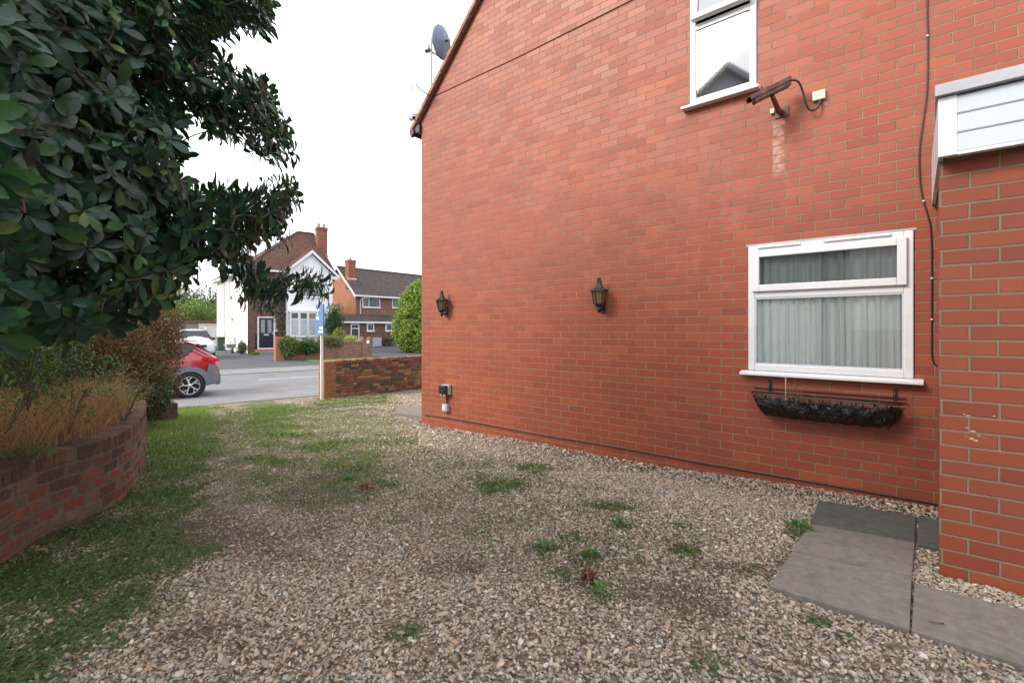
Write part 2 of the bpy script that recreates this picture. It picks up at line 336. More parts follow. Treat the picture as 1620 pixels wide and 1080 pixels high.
m_slabdark = simple('dark_grey_slab', (.10, .103, .088), .9, .16, 24, 140, .003, spec=.18, dirt=(.06, .065, .045))
m_asphalt = simple('asphalt', (.165, .165, .175), .9, .10, 1.2, 220, .004, spec=.25, dirt=(.12, .118, .12))
m_pave = simple('old_tarmac_pavement', (.19, .19, .195), .92, .12, 1.6, 220, .004, spec=.2, dirt=(.14, .135, .13))
m_drive = simple('dark_tarmac_drive', (.075, .077, .085), .9, .12, 1.5, 220, .003, spec=.25)
m_line = simple('worn_white_line', (.52, .52, .50), .8, .2, 8, 60, 0)
m_yline = simple('faded_yellow_line', (.42, .30, .16), .85, .3, 8, 60, 0)
m_kerb = simple('kerb_concrete', (.24, .23, .21), .9, .12, 5, 90, .002)
m_alu = simple('dull_metal', (.13, .14, .17), .5, .08, 10, 30, 0)
m_bark = simple('bark', (.075, .06, .045), .9, .3, 18, 45, .006)
m_navy = simple('navy_door_paint', (.012, .016, .03), .25, .1, 4, 30, 0)
m_redpaint = simple('red_step_paint', (.42, .06, .045), .6, .1, 5, 30, 0)
m_signblue = simple('blue_sign_board', (.06, .14, .33), .5, .05, 5, 30, 0)
m_signwhite = simple('white_sign_lettering', (.8, .8, .78), .5, .05, 5, 30, 0)
m_postwhite = simple('white_painted_timber', (.74, .73, .72), .6, .05, 8, 40, .001, dirt=(.55, .5, .45))
m_mortar = simple('dirty_mortar', (.12, .10, .08), .95, .3, 14, 90, .004)
m_unit, t_, b_ = newmat('weathered_brick_unit'); a_ = N(t_, 'ShaderNodeAttribute', attribute_name='Col')
c_ = mixc(t_, maprange(t_, noise(t_, 16, 6, .7), .42, .68, 0, .65), a_.outputs['Color'], (.13, .105, .08)); c_ = mixc(t_, maprange(t_, noise(t_, 70, 5, .7), .5, .75, 0, .5), c_, (.30, .24, .19)); c_ = mixc(t_, maprange(t_, noise(t_, 3, 6, .7), .52, .68, 0, .5), c_, (.07, .075, .04))
t_.links.new(c_, b_.inputs['Base Color']); b_.inputs['Roughness'].default_value = .93; b_.inputs['Specular IOR Level'].default_value = .12; bump(t_, b_, mth(t_, 'ADD', noise(t_, 60, 6, .7), mth(t_, 'MULTIPLY', noise(t_, 18, 3), .8)), .012, 1)
def bricks(parent, name, pos, length, ztop_, rows, bh, cols, seed, bl=.225, depth=-.1, proud=.003, zoff=None, gap=.012, header=False):
    """laid bricks: pos(t, d) gives the world point a distance t along the wall, d out of its face"""
    rg = np.random.default_rng(seed); V = []; Fc = []; C = []
    for r_ in range(rows):
        t_ = -rg.uniform(.2, .9) * bl if not header else 0
        if r_ % 2 == 0 and not header: t_ -= bl * .5
        while t_ < length:
            L = bl * (rg.choice([1, 1, 1, .5]) if not header else 1); t0 = max(t_ + gap * .5, 0); t1 = min(t_ + L - gap * .5, length); t_ += L
            if t1 - t0 < .025: continue
            z1 = ztop_ - r_ * bh - gap * .5; z0 = z1 - bh + gap; o = proud + rg.uniform(-.004, .004); n_s = 4 if t1 - t0 > .12 else 2; base = len(V); ch = .006; tl = rg.uniform(-.002, .002)
            prof = [(depth, z0), (o - ch, z0), (o, z0 + ch), (o, z1 - ch), (o - ch, z1), (depth, z1)]
            for k in range(n_s + 1):
                tt = t0 + (t1 - t0) * k / n_s; e_ = (k == 0 or k == n_s); zo = zoff(tt) if zoff else 0
                for j, (d, z) in enumerate(prof):
                    dd_ = d - (.005 if e_ and 0 < j < 5 else 0) + (rg.uniform(-.0015, .0015) if 0 < j < 5 else 0); p = pos(tt, dd_); V.append((p.x, p.y, z + zo + (tl if k > n_s / 2 else -tl) + rg.uniform(-.001, .001)))
            for k in range(n_s):
                for j in range(5): a_ = base + k * 6 + j; Fc.append((a_, a_ + 6, a_ + 7, a_ + 1))
            for k in (0, n_s): a_ = base + k * 6; Fc.append((a_, a_ + 1, a_ + 4, a_ + 5)); Fc.append((a_ + 1, a_ + 2, a_ + 3, a_ + 4))
            cc = np.array(cols[rg.integers(len(cols))]) * rg.uniform(.8, 1.2); C += [cc] * (len(V) - base)
    return npmesh(name, V, Fc, 4, m_unit, parent, np.array(C))
# ---------------------------------------------------------------- ground
GREEN = [[(-40, 870), (70, 825), (180, 765), (205, 715), (215, 662), (285, 640), (345, 640), (352, 700), (335, 760), (318, 830), (300, 890), (240, 970), (150, 1040), (90, 1120), (-300, 1500), (-420, 1100)],
         [(372, 634), (470, 634), (492, 690), (470, 730), (440, 775), (400, 800), (372, 780), (362, 720)],
         [(478, 628), (600, 624), (640, 640), (560, 646), (500, 650)],
         [(340, 640), (640, 650), (640, 780), (480, 800), (330, 800)], [(620, 700), (1000, 770), (1120, 850), (980, 960), (700, 860), (520, 800)]]
SPOTS = [(560, 765, .28), (610, 765, .2), (862, 868, .12), (930, 885, .14), (940, 945, .12), (985, 832, .14), (1262, 848, .12), (800, 770, .3), (845, 745, .25), (905, 850, .1), (1010, 890, .1), (520, 705, .5), (1075, 832, .1), (1120, 1048, .1), (890, 910, .1), (745, 755, .2), (570, 650, .3), (1080, 870, .12), (640, 1000, .08), (1190, 905, .12), (960, 800, .2), (560, 735, .4), (1300, 985, .06), (1345, 1012, .06)]
DIRT = [(400, 825, .6), (330, 850, .4), (470, 790, .4), (545, 755, .3), (930, 925, .10), (1080, 935, .3), (1150, 900, .25), (700, 895, .15), (300, 1010, .18), (1230, 890, .15)]
GP = [np.array([gp(*p)[:2] for p in poly]) for poly in GREEN]
SP = [(gp(x, y)[:2], r) for x, y, r in SPOTS]; DP = [(gp(x, y)[:2], r) for x, y, r in DIRT]
def polydist(P, poly):                          # signed distance, positive inside
    d = np.full(len(P), 1e9); ins = np.zeros(len(P), bool); n = len(poly)
    for i in range(n):
        a, b = poly[i], poly[(i + 1) % n]; e = b - a; w_ = P - a
        t = np.clip((w_ @ e) / (e @ e), 0, 1); d = np.minimum(d, np.linalg.norm(w_ - t[:, None] * e, axis=1))
        c = ((a[1] > P[:, 1]) != (b[1] > P[:, 1])) & (P[:, 0] < (b[0] - a[0]) * (P[:, 1] - a[1]) / (b[1] - a[1] + 1e-12) + a[0]); ins ^= c
    return np.where(ins, d, -d)
def fnoise(P, f, seed):
    r = np.random.default_rng(seed); o = np.zeros(len(P))
    for k in range(7):
        a = r.uniform(0, 6.28); ff = f * (1.45 ** k) * r.uniform(.8, 1.2); o += np.sin((P[:, 0] * math.cos(a) + P[:, 1] * math.sin(a)) * ff + r.uniform(0, 6.28) + 1.2 * np.sin((P[:, 1] * math.cos(a) - P[:, 0] * math.sin(a)) * ff * .7)) / (1 + .45 * k)
    return o / 3.2
def green_of(P):
    g = np.zeros(len(P)); nz = fnoise(P, 2.6, 3)
    for k, poly in enumerate(GP): g = np.maximum(g, smooth((polydist(P, poly) + .38 * nz + .22) / (.40 if k != 1 else .9)) * (1, .85, .85, .34, .20)[k])
    for c, r in SP: g = np.maximum(g, .75 * smooth(1.3 - np.linalg.norm(P - np.array(c), axis=1) / r + .5 * nz))
    return np.clip(g * np.clip(.82 + .75 * fnoise(P, 7, 5), .3, 1.2), 0, 1)
def dirt_of(P):
    g = np.zeros(len(P)); nz = fnoise(P, 5, 11)
    for c, r in DP: g = np.maximum(g, .62 * smooth((1.25 - np.linalg.norm((P - np.array(c)) * np.array([.75, 1.2]), axis=1) / r + .95 * nz) * .8))
    return np.clip(g, 0, 1)
def build_ground():
    ys = np.concatenate([np.linspace(-400, -14, 14), np.linspace(-12, 1.0, 27), np.arange(1.1, 9, .085), np.linspace(9.1, 16, 60), np.linspace(16.3, 60, 90), np.linspace(64, 1500, 24)])
    xs = np.concatenate([np.linspace(-900, -62, 20), np.linspace(-60, -9, 70), np.arange(-8.8, 6.6, .085), np.linspace(6.8, 60, 60), np.linspace(66, 900, 16)])
    X, Y = np.meshgrid(xs, ys); Z = ground_z(X, Y); P = np.stack([X.ravel(), Y.ravel()], 1)
    V = np.stack([X.ravel(), Y.ravel(), Z.ravel()], 1); nx = len(xs); ny = len(ys)
    i = (np.arange(ny - 1)[:, None] * nx + np.arange(nx - 1)[None]).ravel()
    Fc = np.stack([i, i + 1, i + nx + 1, i + nx], 1)
    q = P @ np.array(EN); near = (P[:, 1] < 16) & (P[:, 1] > -1) & (np.abs(P[:, 0]) < 12)
    g = np.zeros(len(P)); d = np.zeros(len(P)); g[near] = green_of(P[near]); d[near] = dirt_of(P[near]); g[q > 24] = 1.0
    C = np.stack([g, d, np.zeros(len(P))], 1)
    m, t, b = newmat('gravel_drive_ground'); a = N(t, 'ShaderNodeAttribute', attribute_name='Col'); s = N(t, 'ShaderNodeSeparateColor'); t.links.new(a.outputs['Color'], s.inputs[0])
    ge = N(t, 'ShaderNodeNewGeometry')
    vo = N(t, 'ShaderNodeTexVoronoi'); vo.inputs['Scale'].default_value = 42; t.links.new(ge.outputs['Position'], vo.inputs['Vector'])
    gxyz = N(t, 'ShaderNodeSeparateXYZ'); t.links.new(ge.outputs['Position'], gxyz.inputs[0]); geoy = gxyz.outputs['Y']
    vc = N(t, 'ShaderNodeSeparateColor'); t.links.new(vo.outputs['Color'], vc.inputs[0])
    st = ramp(t, vc.outputs[0], [(0, (.20, .16, .12)), (.35, (.34, .29, .22)), (.7, (.44, .385, .30)), (1, (.27, .22, .17))])
    gap = maprange(t, vo.outputs['Distance'], .35, .75); st = mixc(t, mth(t, 'MULTIPLY', gap, .85), st, (.06, .045, .03))
    st = mixc(t, maprange(t, noise(t, 3.1, 6, .65), .5, .7, 0, .55), st, (.20, .155, .10))
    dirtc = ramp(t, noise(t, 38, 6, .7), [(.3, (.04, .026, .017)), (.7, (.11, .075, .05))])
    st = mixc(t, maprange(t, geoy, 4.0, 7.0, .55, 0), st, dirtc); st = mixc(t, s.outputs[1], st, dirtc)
    gc = ramp(t, noise(t, 60, 6, .7), [(.3, (.05, .05, .025)), (.5, (.09, .12, .04)), (.7, (.17, .19, .08))])
    c = mixc(t, maprange(t, mth(t, 'ADD', s.outputs[0], mth(t, 'MULTIPLY', mth(t, 'SUBTRACT', noise(t, 30, 5, .7), .5), .7)), .2, .7), st, gc)
    t.links.new(c, b.inputs['Base Color']); b.inputs['Roughness'].default_value = .95; b.inputs['Specular IOR Level'].default_value = .15
    bump(t, b, mth(t, 'ADD', mth(t, 'MULTIPLY', vo.outputs['Distance'], -1), noise(t, 90, 4)), .012, 1)
    return tag(npmesh('ground', V, Fc, 4, m, None, C, True, (0, 0, 0)), kind='structure')
build_ground()
# road and pavements, in the road frame (x along the road, y across), laid as sheets on the ground
def strip(name, x0, x1, y0, y1, mat, lift, kind='structure', skewx=None, dx=.6, dy=.5):
    mb = MB(ROAD); nx = max(2, int((x1 - x0) / dx)); ny = max(1, int(math.ceil((y1 - y0) / dy))); V = []; fc = []
    for j in range(ny + 1):
        for i in range(nx + 1):
            x = x0 + (x1 - x0) * i / nx; y = y0 + (y1 - y0) * j / ny
            V.append((x, y, ROAD.gz(x, y) + lift))
    for j in range(ny):
        for i in range(nx): a = j * (nx + 1) + i; fc.append((a, a + 1, a + nx + 2, a + nx + 1))
    mb.mesh(V, fc, True); o = mb.build(name, mat); return tag(o, kind=kind) if kind else o
strip('pavement_near', -40, 45, 13.0, 15.7, m_pave, .012, dy=.3)
strip('road', -60, 70, 15.7, 22.2, m_asphalt, .006)
strip('pavement_far', -40, 45, 22.2, 24.4, m_pave, .030)
strip('verge_far', 8.4, 12.4, 26.9, 28.35, simple('mown_grass', (.10, .17, .035), .95, .3, 9, 120, .02), .022)
strip('pavement_apron', -12, 45, 24.4, 26.9, m_drive, .014)
strip('driveway_left', 1.2, 8.3, 26.9, 52, m_drive, .012)
strip('driveway_right', 12.55, 40, 26.9, 62, m_drive, .012)
mk = MB(ROAD)
def dash(mb, x0, x1, y, w_, lift):
    n = max(1, int((x1 - x0) / 1.5))
    for i in range(n):
        a, b_ = x0 + (x1 - x0) * i / n, x0 + (x1 - x0) * (i + 1) / n
        mb.face([(a, y, ROAD.gz(a, y) + lift), (b_, y, ROAD.gz(b_, y) + lift), (b_, y + w_, ROAD.gz(b_, y + w_) + lift), (a, y + w_, ROAD.gz(a, y + w_) + lift)])
x = -34.0
while x < 40: dash(mk, x + 2.2, x + 6.2, 19.25, .12, .012); x += 6.0
tag(mk.build('road_centre_line', m_line), kind='structure')
yl = MB(ROAD); dash(yl, -50, 50, 21.75, .10, .012); dash(yl, -50, 50, 16.0, .10, .012); tag(yl.build('road_edge_line', m_yline), kind='structure')
kb = MB(ROAD)
for i in range(-20, 40):
    x0 = i * .915
    for (y0, y1, h0) in ((22.2, 22.33, .045),):
        z = ROAD.gz(x0 + .45, y0); kb.box(x0, x0 + .905, y0, y1, z - .1, z + h0)
tag(kb.build('kerb_far', m_kerb, bevel=.008), kind='structure')
kb = MB(ROAD)
for i in range(-20, 40):
    x0 = i * .915; z = ROAD.gz(x0 + .45, 15.7); kb.box(x0, x0 + .905, 15.58, 15.7, z - .1, z + .022)
tag(kb.build('kerb_near', m_kerb, bevel=.006), kind='structure')
# ---------------------------------------------------------------- loose gravel, grass and weeds
def icos(sub):
    p = (1 + 5 ** .5) / 2; V = [(-1, p, 0), (1, p, 0), (-1, -p, 0), (1, -p, 0), (0, -1, p), (0, 1, p), (0, -1, -p), (0, 1, -p), (p, 0, -1), (p, 0, 1), (-p, 0, -1), (-p, 0, 1)]
    Fc = [(0, 11, 5), (0, 5, 1), (0, 1, 7), (0, 7, 10), (0, 10, 11), (1, 5, 9), (5, 11, 4), (11, 10, 2), (10, 7, 6), (7, 1, 8), (3, 9, 4), (3, 4, 2), (3, 2, 6), (3, 6, 8), (3, 8, 9), (4, 9, 5), (2, 4, 11), (6, 2, 10), (8, 6, 7), (9, 8, 1)]
    V = [np.array(v) / np.linalg.norm(v) for v in V]
    for _ in range(sub):
        mid = {}; nf = []
        def m_(a, b):
            k = (min(a, b), max(a, b))
            if k not in mid: v = V[a] + V[b]; V.append(v / np.linalg.norm(v)); mid[k] = len(V) - 1
            return mid[k]
        for a, b, c in Fc: x, y, z = m_(a, b), m_(b, c), m_(c, a); nf += [(a, x, z), (b, y, x), (c, z, y), (x, y, z)]
        Fc = nf
    return np.array(V), np.array(Fc)
def in_view(P, margin=40):
    px = CX + F * P[:, 0] / np.maximum(P[:, 1], .01); return (P[:, 1] > 1.2) & (px > -margin) & (px < 1620 + margin)
PLANTER_PX = [(-190, 1010), (0, 893), (72, 849), (135, 823), (180, 799), (212, 770), (226, 741), (229, 722)]
PL = [Vector(gp(*p)) for p in PLANTER_PX]; e_ = PL[-1] + Vector((-.45, .55, 0)); PL.append(e_); PL.append(e_ + Vector((-.8, .5, 0)))
PLA = np.array([p[:2] for p in PL]); PLAREA = np.vstack([PLA, [(-9, 9), (-9, -2)]])
def drive_mask(P):                              # where the drive really is: right of the planter, left of the wall, before the pavement
    s = P @ np.array(ES); u = P @ np.array(EU); q = P @ np.array(EN)
    m = ((u < CU - .01) | (s > 6.35)) & (u < 12) & (q < 12.98) & ((s < 11.0) | (u < 3.9)) & ~((u > 3.53) & (s < -.03)) & (polydist(P, PLAREA) < -.02)
    return m
SLABS = [[(1295, 796), (1450, 821), (1448.5, 864), (1281, 833)], [(1452.5, 822), (1500, 830), (1500, 878), (1451, 866)],
         [(1281, 833.5), (1448.5, 864.5), (1443, 919), (1252, 877)], [(1252, 878), (1443, 920), (1440, 1005), (1216, 934)], [(1446, 930), (1640, 978), (1680, 1082), (1441, 1006)]]
SLW = [[gp(*p, .028) for p in sl] for sl in SLABS]
def pts_uniform(n, y0, y1, x0, x1, rg=rng): return np.stack([rg.uniform(x0, x1, n), rg.uniform(y0, y1, n)], 1)
stone_cols = np.array([(.42, .36, .28), (.36, .305, .235), (.50, .445, .36), (.30, .245, .19), (.45, .36, .26), (.55, .52, .46), (.25, .225, .20), (.38, .27, .18), (.33, .31, .29), (.40, .36, .31)])
m_stone, t_, b_ = newmat('gravel_stone'); a_ = N(t_, 'ShaderNodeAttribute', attribute_name='Col')
t_.links.new(mixc(t_, maprange(t_, noise(t_, 120, 4), .35, .7, 0, .35), a_.outputs['Color'], (.16, .12, .085)), b_.inputs['Base Color']); b_.inputs['Roughness'].default_value = .85; b_.inputs['Specular IOR Level'].default_value = .25
def stones(name, n, y0, y1, x0, x1, sub, smin, smax, thin):
    P = pts_uniform(n, y0, y1, x0, x1); P = P[in_view(P, 60)]; P = P[drive_mask(P)]
    for sl in SLW: P = P[polydist(P, np.array([p[:2] for p in sl])) < rng.choice([.004, .004, .004, .016], len(P))]
    g = green_of(P); d = dirt_of(P); keep = rng.random(len(P)) < np.clip(1 - 1.0 * g - .7 * d, .04, 1) * thin * np.clip(.88 + .30 * fnoise(P, 3.5, 17) + .5 * smooth((P @ np.array(EU) - 2.6) / 1.2), .4, 1)
    P, g, d = P[keep], g[keep], d[keep]; n = len(P)
    sz = rng.uniform(smin, smax, n) * (1 - .25 * d) * np.exp(rng.normal(-.03, .30, n))
    S = np.stack([sz * rng.uniform(.9, 1.35, n), sz * rng.uniform(.6, 1.0, n), sz * rng.uniform(.38, .7, n)], 1) * .5
    dd = rdir(n); dd[:, 2] *= .35; nn = rdir(n) * .45 + np.array([0, 0, 1.0])
    Z = ground_z(P[:, 0], P[:, 1]) + S[:, 2] * rng.uniform(.1, .9, n)
    s_ = P @ np.array(ES); u_ = P @ np.array(EU)
    Z += .035 * smooth((u_ - 4.6) / .34)
    pv, pf = icos(sub); pv = pv * (1 + .16 * np.random.default_rng(3).normal(size=(len(pv), 1)))
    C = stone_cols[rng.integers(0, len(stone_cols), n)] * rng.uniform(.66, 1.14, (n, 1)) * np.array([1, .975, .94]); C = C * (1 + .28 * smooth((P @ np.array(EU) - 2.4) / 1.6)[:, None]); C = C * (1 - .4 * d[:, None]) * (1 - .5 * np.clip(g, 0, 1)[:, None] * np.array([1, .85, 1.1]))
    V, Fc, CC = scatter(pv, pf, np.stack([P[:, 0], P[:, 1], Z], 1), basis(dd, nn), S, C)
    return tag(npmesh(name, V, Fc, 3, m_stone, None, CC, True, (0, 3, 0)), kind='stuff')
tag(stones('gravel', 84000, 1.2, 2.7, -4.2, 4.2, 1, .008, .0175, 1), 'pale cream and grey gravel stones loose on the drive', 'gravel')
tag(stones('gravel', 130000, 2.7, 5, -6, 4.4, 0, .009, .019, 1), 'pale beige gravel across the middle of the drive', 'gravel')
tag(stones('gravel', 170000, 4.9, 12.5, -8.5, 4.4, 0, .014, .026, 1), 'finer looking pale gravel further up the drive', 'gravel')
# leaf prototypes
def leaf_proto(nl=5, droop=.25, fold=.25, obov=True, big=False):
    V = []; Fc = []
    for i in range(nl + 1):
        t = i / nl; wd = .5 * math.sin(math.pi * (t ** (1.35 if obov else .8))) ** .75 * .48 if 0 < t < 1 else .015
        if big and 0 < t < 1: wd = .205 * math.sin(math.pi * t ** 1.6) ** .7
        z = -droop * t * t
        V += [(t, -wd, z + fold * wd), (t, 0, z), (t, wd, z + fold * wd)]
    for i in range(nl): a = 3 * i; Fc += [(a, a + 1, a + 4, a + 3), (a + 1, a + 2, a + 5, a + 4)]
    return np.array(V), np.array(Fc)
L_S = (np.array([(0, 0, 0), (.5, -.28, .06), (1, 0, -.05), (.5, .28, .06)]), np.array([(0, 1, 2, 3)]))
BLADE = (np.array([(0, -.5, 0), (0, .5, 0), (.5, .38, 0), (.5, -.38, 0), (1, .05, 0), (1, -.05, 0)]) * np.array([1, 1, 1]), np.array([(0, 1, 2, 3), (3, 2, 4, 5)]))
m_leafsmall = leafmat('small_green_leaf', .5, .3, .3)
m_grass = leafmat('grass_blade', .6, .3, .2)
def ground_leaves(name, label, n, y0, y1, x0, x1, size, cols, fn, kindp='leaf', lift=.012):
    P = pts_uniform(n, y0, y1, x0, x1); P = P[in_view(P, 60)]; P = P[drive_mask(P)]
    keep = rng.random(len(P)) < fn(P); P = P[keep]; n = len(P)
    for sl in SLW: k = polydist(P, np.array([p[:2] for p in sl])) < .0; P = P[k]
    n = len(P); Z = ground_z(P[:, 0], P[:, 1]) + lift * rng.random(n)
    C = np.array(cols)[rng.integers(0, len(cols), n)] * rng.uniform(.7, 1.25, (n, 1))
    if kindp == 'leaf':
        dd = rdir(n); dd[:, 2] = np.abs(dd[:, 2]) * .5; nn = rdir(n) * .5 + np.array([0, 0, 1]); S = rng.uniform(size * .5, size * 1.2, n); pr = L_S
    else:
        dd = rdir(n); dd[:, 2] = np.abs(dd[:, 2]) + .45; nn = rdir(n); h = rng.uniform(size * .5, size * 1.3, n); S = np.stack([h, np.full(n, .0035) + .0006 * P[:, 1], h], 1); pr = BLADE
    V, Fc, CC = scatter(pr[0], pr[1], np.stack([P[:, 0], P[:, 1], Z], 1), basis(dd, nn), S, C)
    return tag(npmesh(name, V, Fc, 4, m_leafsmall if kindp == 'leaf' else m_grass, None, CC, False, (0, 4, 0)), label, 'ground cover', kind='stuff')
G1 = [(.045, .10, .03), (.07, .14, .04), (.03, .07, .03), (.11, .16, .05), (.10, .075, .04), (.06, .12, .05)]
ground_leaves('clover', 'low clover and moss creeping over the left side of the drive', 230000, 1.3, 7, -4.6, 2.8, .025, G1, lambda P: np.clip(green_of(P) * 1.15 - .1, 0, 1) * (1 - .4 * dirt_of(P)))
ground_leaves('grass', 'bright green short grass growing on the drive near the gateway', 170000, 3.5, 13.4, -8.5, 1.5, .045, [(.14, .25, .05), (.18, .30, .06), (.22, .30, .09), (.28, .28, .12)], lambda P: np.clip(green_of(P) * 1.2, 0, 1) * np.clip((P[:, 1] - 3.2) / 3, .12, 1), 'blade')
ground_leaves('leaf_litter', 'dead brown leaves and twigs scattered on the drive', 5200, 1.3, 9, -5, 3, .026, [(.16, .07, .03), (.22, .12, .05), (.10, .045, .03), (.28, .19, .10)], lambda P: .12 + .4 * np.maximum(dirt_of(P), .4 * green_of(P)), 'leaf', .03)
def weed(px, py, r, n, col=(.07, .16, .045)):
    c = gp(px, py); k = n; ang = rng.uniform(0, 6.28, k); rad = 1.1 * r * rng.random(k) ** .8 * (1 + .35 * np.sin(ang * 3 + px))
    P = np.stack([c.x + rad * np.cos(ang), c.y + rad * np.sin(ang), np.full(k, c.z + .01) + rng.random(k) * .04], 1)
    dd = np.stack([np.cos(ang), np.sin(ang), rng.uniform(.1, 1.2, k)], 1); S = rng.uniform(.016, .038, k)
    C = np.array(col) * rng.uniform(.6, 1.6, (k, 1)) * rng.uniform(.85, 1.3, (k, 3)); return scatter(L_S[0], L_S[1], P, basis(dd, rdir(k) * .4 + np.array([0, 0, 1])), S, C)
WEEDS = [(978, 833, .07, 90, 'clump of weed in the gravel, farthest of the loose weeds left of the slabs'), (862, 868, .05, 60, 'small dark green weed left of a row of weeds in the middle of the gravel'), (935, 882, .06, 80, 'ragged green weed in the gravel beside the dark dirt patch'),
         (948, 942, .06, 70, 'low green weed in the gravel just right of the reddish dead weed'), (1262, 838, .12, 220, 'grassy green tuft growing against the left edge of the paving slabs'), (598, 766, .07, 90, 'green weed at the right end of the mossy strip across the drive'), (548, 760, .10, 120, 'spreading green weed beside reddish dead leaves in the middle of the drive')]
for px_, py_, r_, n_, lb in WEEDS:
    V, Fc, CC = weed(px_, py_, r_ * .6, int(n_ * .7)); tag(npmesh('weed', V, Fc, 4, m_leafsmall, None, CC), lb, 'weed', 'weeds growing in the gravel')
for px_, py_, r_, lb in ((932, 922, .06, 'reddish brown dead weed in the gravel near the green weeds'), (580, 776, .1, 'reddish brown dead weed spreading beside the mossy strip')):
    V, Fc, CC = weed(px_, py_, r_ * .55, 90, (.13, .045, .03)); tag(npmesh('dead_weed', V, Fc, 4, m_leafsmall, None, CC), lb, 'weed', 'weeds growing in the gravel')
# paving slabs
slab_lab = ['dark grey paving slab beside the house wall, left of the small dark piece', 'small dark grey slab piece tucked against the porch corner', 'pinkish paving slab between the dark slab and the larger front slab', 'large pinkish paving slab with a corner jutting left into the gravel', 'long pinkish slab running in front of the brick porch']
for sl, lb, mt in zip(SLW, slab_lab, [m_slabdark, m_slabdark, m_slab, m_slab, m_slab]):
    c = sum(sl, Vector()) / 4; top = [c + (p - c) * .992 for p in sl]; mb = MB()
    mb.prism([p - Vector((0, 0, .05)) for p in top][::-1] if False else [p - Vector((0, 0, .05)) for p in top], (0, 0, .05)); tag(mb.build('paving_slab', mt, bevel=.004), lb, 'slab', 'paving slabs by the porch')
sl = [gp(*p, .10) for p in ((624, 661), (634, 650), (700, 650), (700, 672))]
mb = MB(); mb.prism([p - Vector((0, 0, .14)) for p in sl], (0, 0, .14)); tag(mb.build('paving_slab', m_slab, bevel=.006), 'raised concrete step slab at the far corner of the red brick house', 'slab')
nl = MB(); a_ = gp(1469, 996, .037); nl.tube([a_, a_ + Vector((.05, -.012, 0))], .0025, 6); nl.tube([a_ + Vector((.05, -.012, 0)), a_ + Vector((.053, -.0127, 0))], .005, 6)
tag(nl.build('rusty_nail', m_browncable), 'small rusty nail lying on the long front slab', 'nail')
# ---------------------------------------------------------------- the red brick house on the right
e0 = WF.onx(667, 192, 0); e1 = WF.onx(764, 0, 0); SL = (e1.z - e0.z) / (e1.x - e0.x); XC = e0.x; XR = -1.3
def roof_z(x): return e0.z + SL * (min(x, 2 * XR - x) - XC)
house = fthing('brick_house', 'red brick house filling the right side with a plain gable wall facing the drive', 'house', WF, (XC, 0, WF.gz(XC, 0)))
lw = (WF.onx(1183, 390, 0), WF.onx(1447, 601, 0)); uw = (WF.onx(1091, 176, 0), WF.onx(1198, 138, 0))
LX0, LX1 = lw[0].x, lw[1].x; LZ1 = .5 * (WF.onx(1183, 389, 0).z + WF.onx(1447, 364, 0).z); LZ0 = .5 * (WF.onx(1183, 592, 0).z + WF.onx(1447, 602, 0).z)
UX0, UX1 = uw[0].x, uw[1].x; UZ0 = .5 * (uw[0].z + uw[1].z); UZ1 = UZ0 + 1.22
wb = MB(WF); xs = sorted([XC, -4.2, UX0, UX1, LX0, LX1, XR, 2 * XR - XC - .01, .8])
xs = [x for x in xs if XC <= x <= 2 * XR - XC]
for a, b in zip(xs[:-1], xs[1:]):
    m = (a + b) / 2; segs = [(-.35, None)]; holes = []
    if LX0 <= m <= LX1: holes.append((LZ0, LZ1))
    if UX0 <= m <= UX1: holes.append((UZ0, UZ1))
    z = -.35
    for h0, h1 in sorted(holes): wb.face([(a, 0, z), (b, 0, z), (b, 0, h0), (a, 0, h0)]); z = h1
    wb.face([(a, 0, z), (b, 0, z), (b, 0, roof_z(b)), (a, 0, roof_z(a))])
for (x0, x1, z0, z1) in ((LX0, LX1, LZ0, LZ1), (UX0, UX1, UZ0, UZ1)):
    wb.face([(x0, 0, z0), (x1, 0, z0), (x1, .22, z0), (x0, .22, z0)]); wb.face([(x0, 0, z1), (x0, .22, z1), (x1, .22, z1), (x1, 0, z1)])
    wb.face([(x0, 0, z0), (x0, .22, z0), (x0, .22, z1), (x0, 0, z1)]); wb.face([(x1, 0, z0), (x1, 0, z1), (x1, .22, z1), (x1, .22, z0)])
XB = 2 * XR - XC
wb.face([(XC, 0, -.35), (XC, 0, e0.z), (XC, 8, e0.z), (XC, 8, -.35)]); wb.face([(XB, 0, -.35), (XB, 8, -.35), (XB, 8, e0.z), (XB, 0, e0.z)])
wb.face([(XC, 8, -.35), (XC, 8, e0.z), (XR, 8, roof_z(XR)), (XB, 8, e0.z), (XB, 8, -.35)])
wb.build('wall', m_wall, house)
rb = MB(WF)
for sgn in (1, -1):
    def rx(x): return x if sgn == 1 else 2 * XR - x
    x0, x1 = XC - .22, XR; z0 = e0.z - .22 * SL; z1 = roof_z(XR); t = .05
    P = [(rx(x0), -.02, z0 + .03), (rx(x1), -.02, z1 + .03), (rx(x1), 8.1, z1 + .03), (rx(x0), 8.1, z0 + .03)]
    rb.mesh(P + [(x, y, z + t + .02) for x, y, z in P], [(0, 1, 2, 3), (7, 6, 5, 4), (0, 4, 5, 1), (1, 5, 6, 2), (2, 6, 7, 3), (3, 7, 4, 0)])
rf = rb.build('roof', m_slate, house)
vb = MB(WF)                                     # verge: a mortar bedded undercloak and stepped tiles
n = 34
for i in range(n):
    xa = XC - .22 + (XR - XC + .22) * i / n; xb = XC - .22 + (XR - XC + .22) * (i + 1) / n + .02; za = e0.z + SL * (xa - XC); zb = e0.z + SL * (xb - XC)
    vb.prism([(xa, -.075, za + .045), (xb, -.075, zb + .045 - .012), (xb, -.075, zb + .115 - .012), (xa, -.075, za + .115 + .010)], (0, .30, 0))
vb.build('verge_tiles', m_verge, rf)
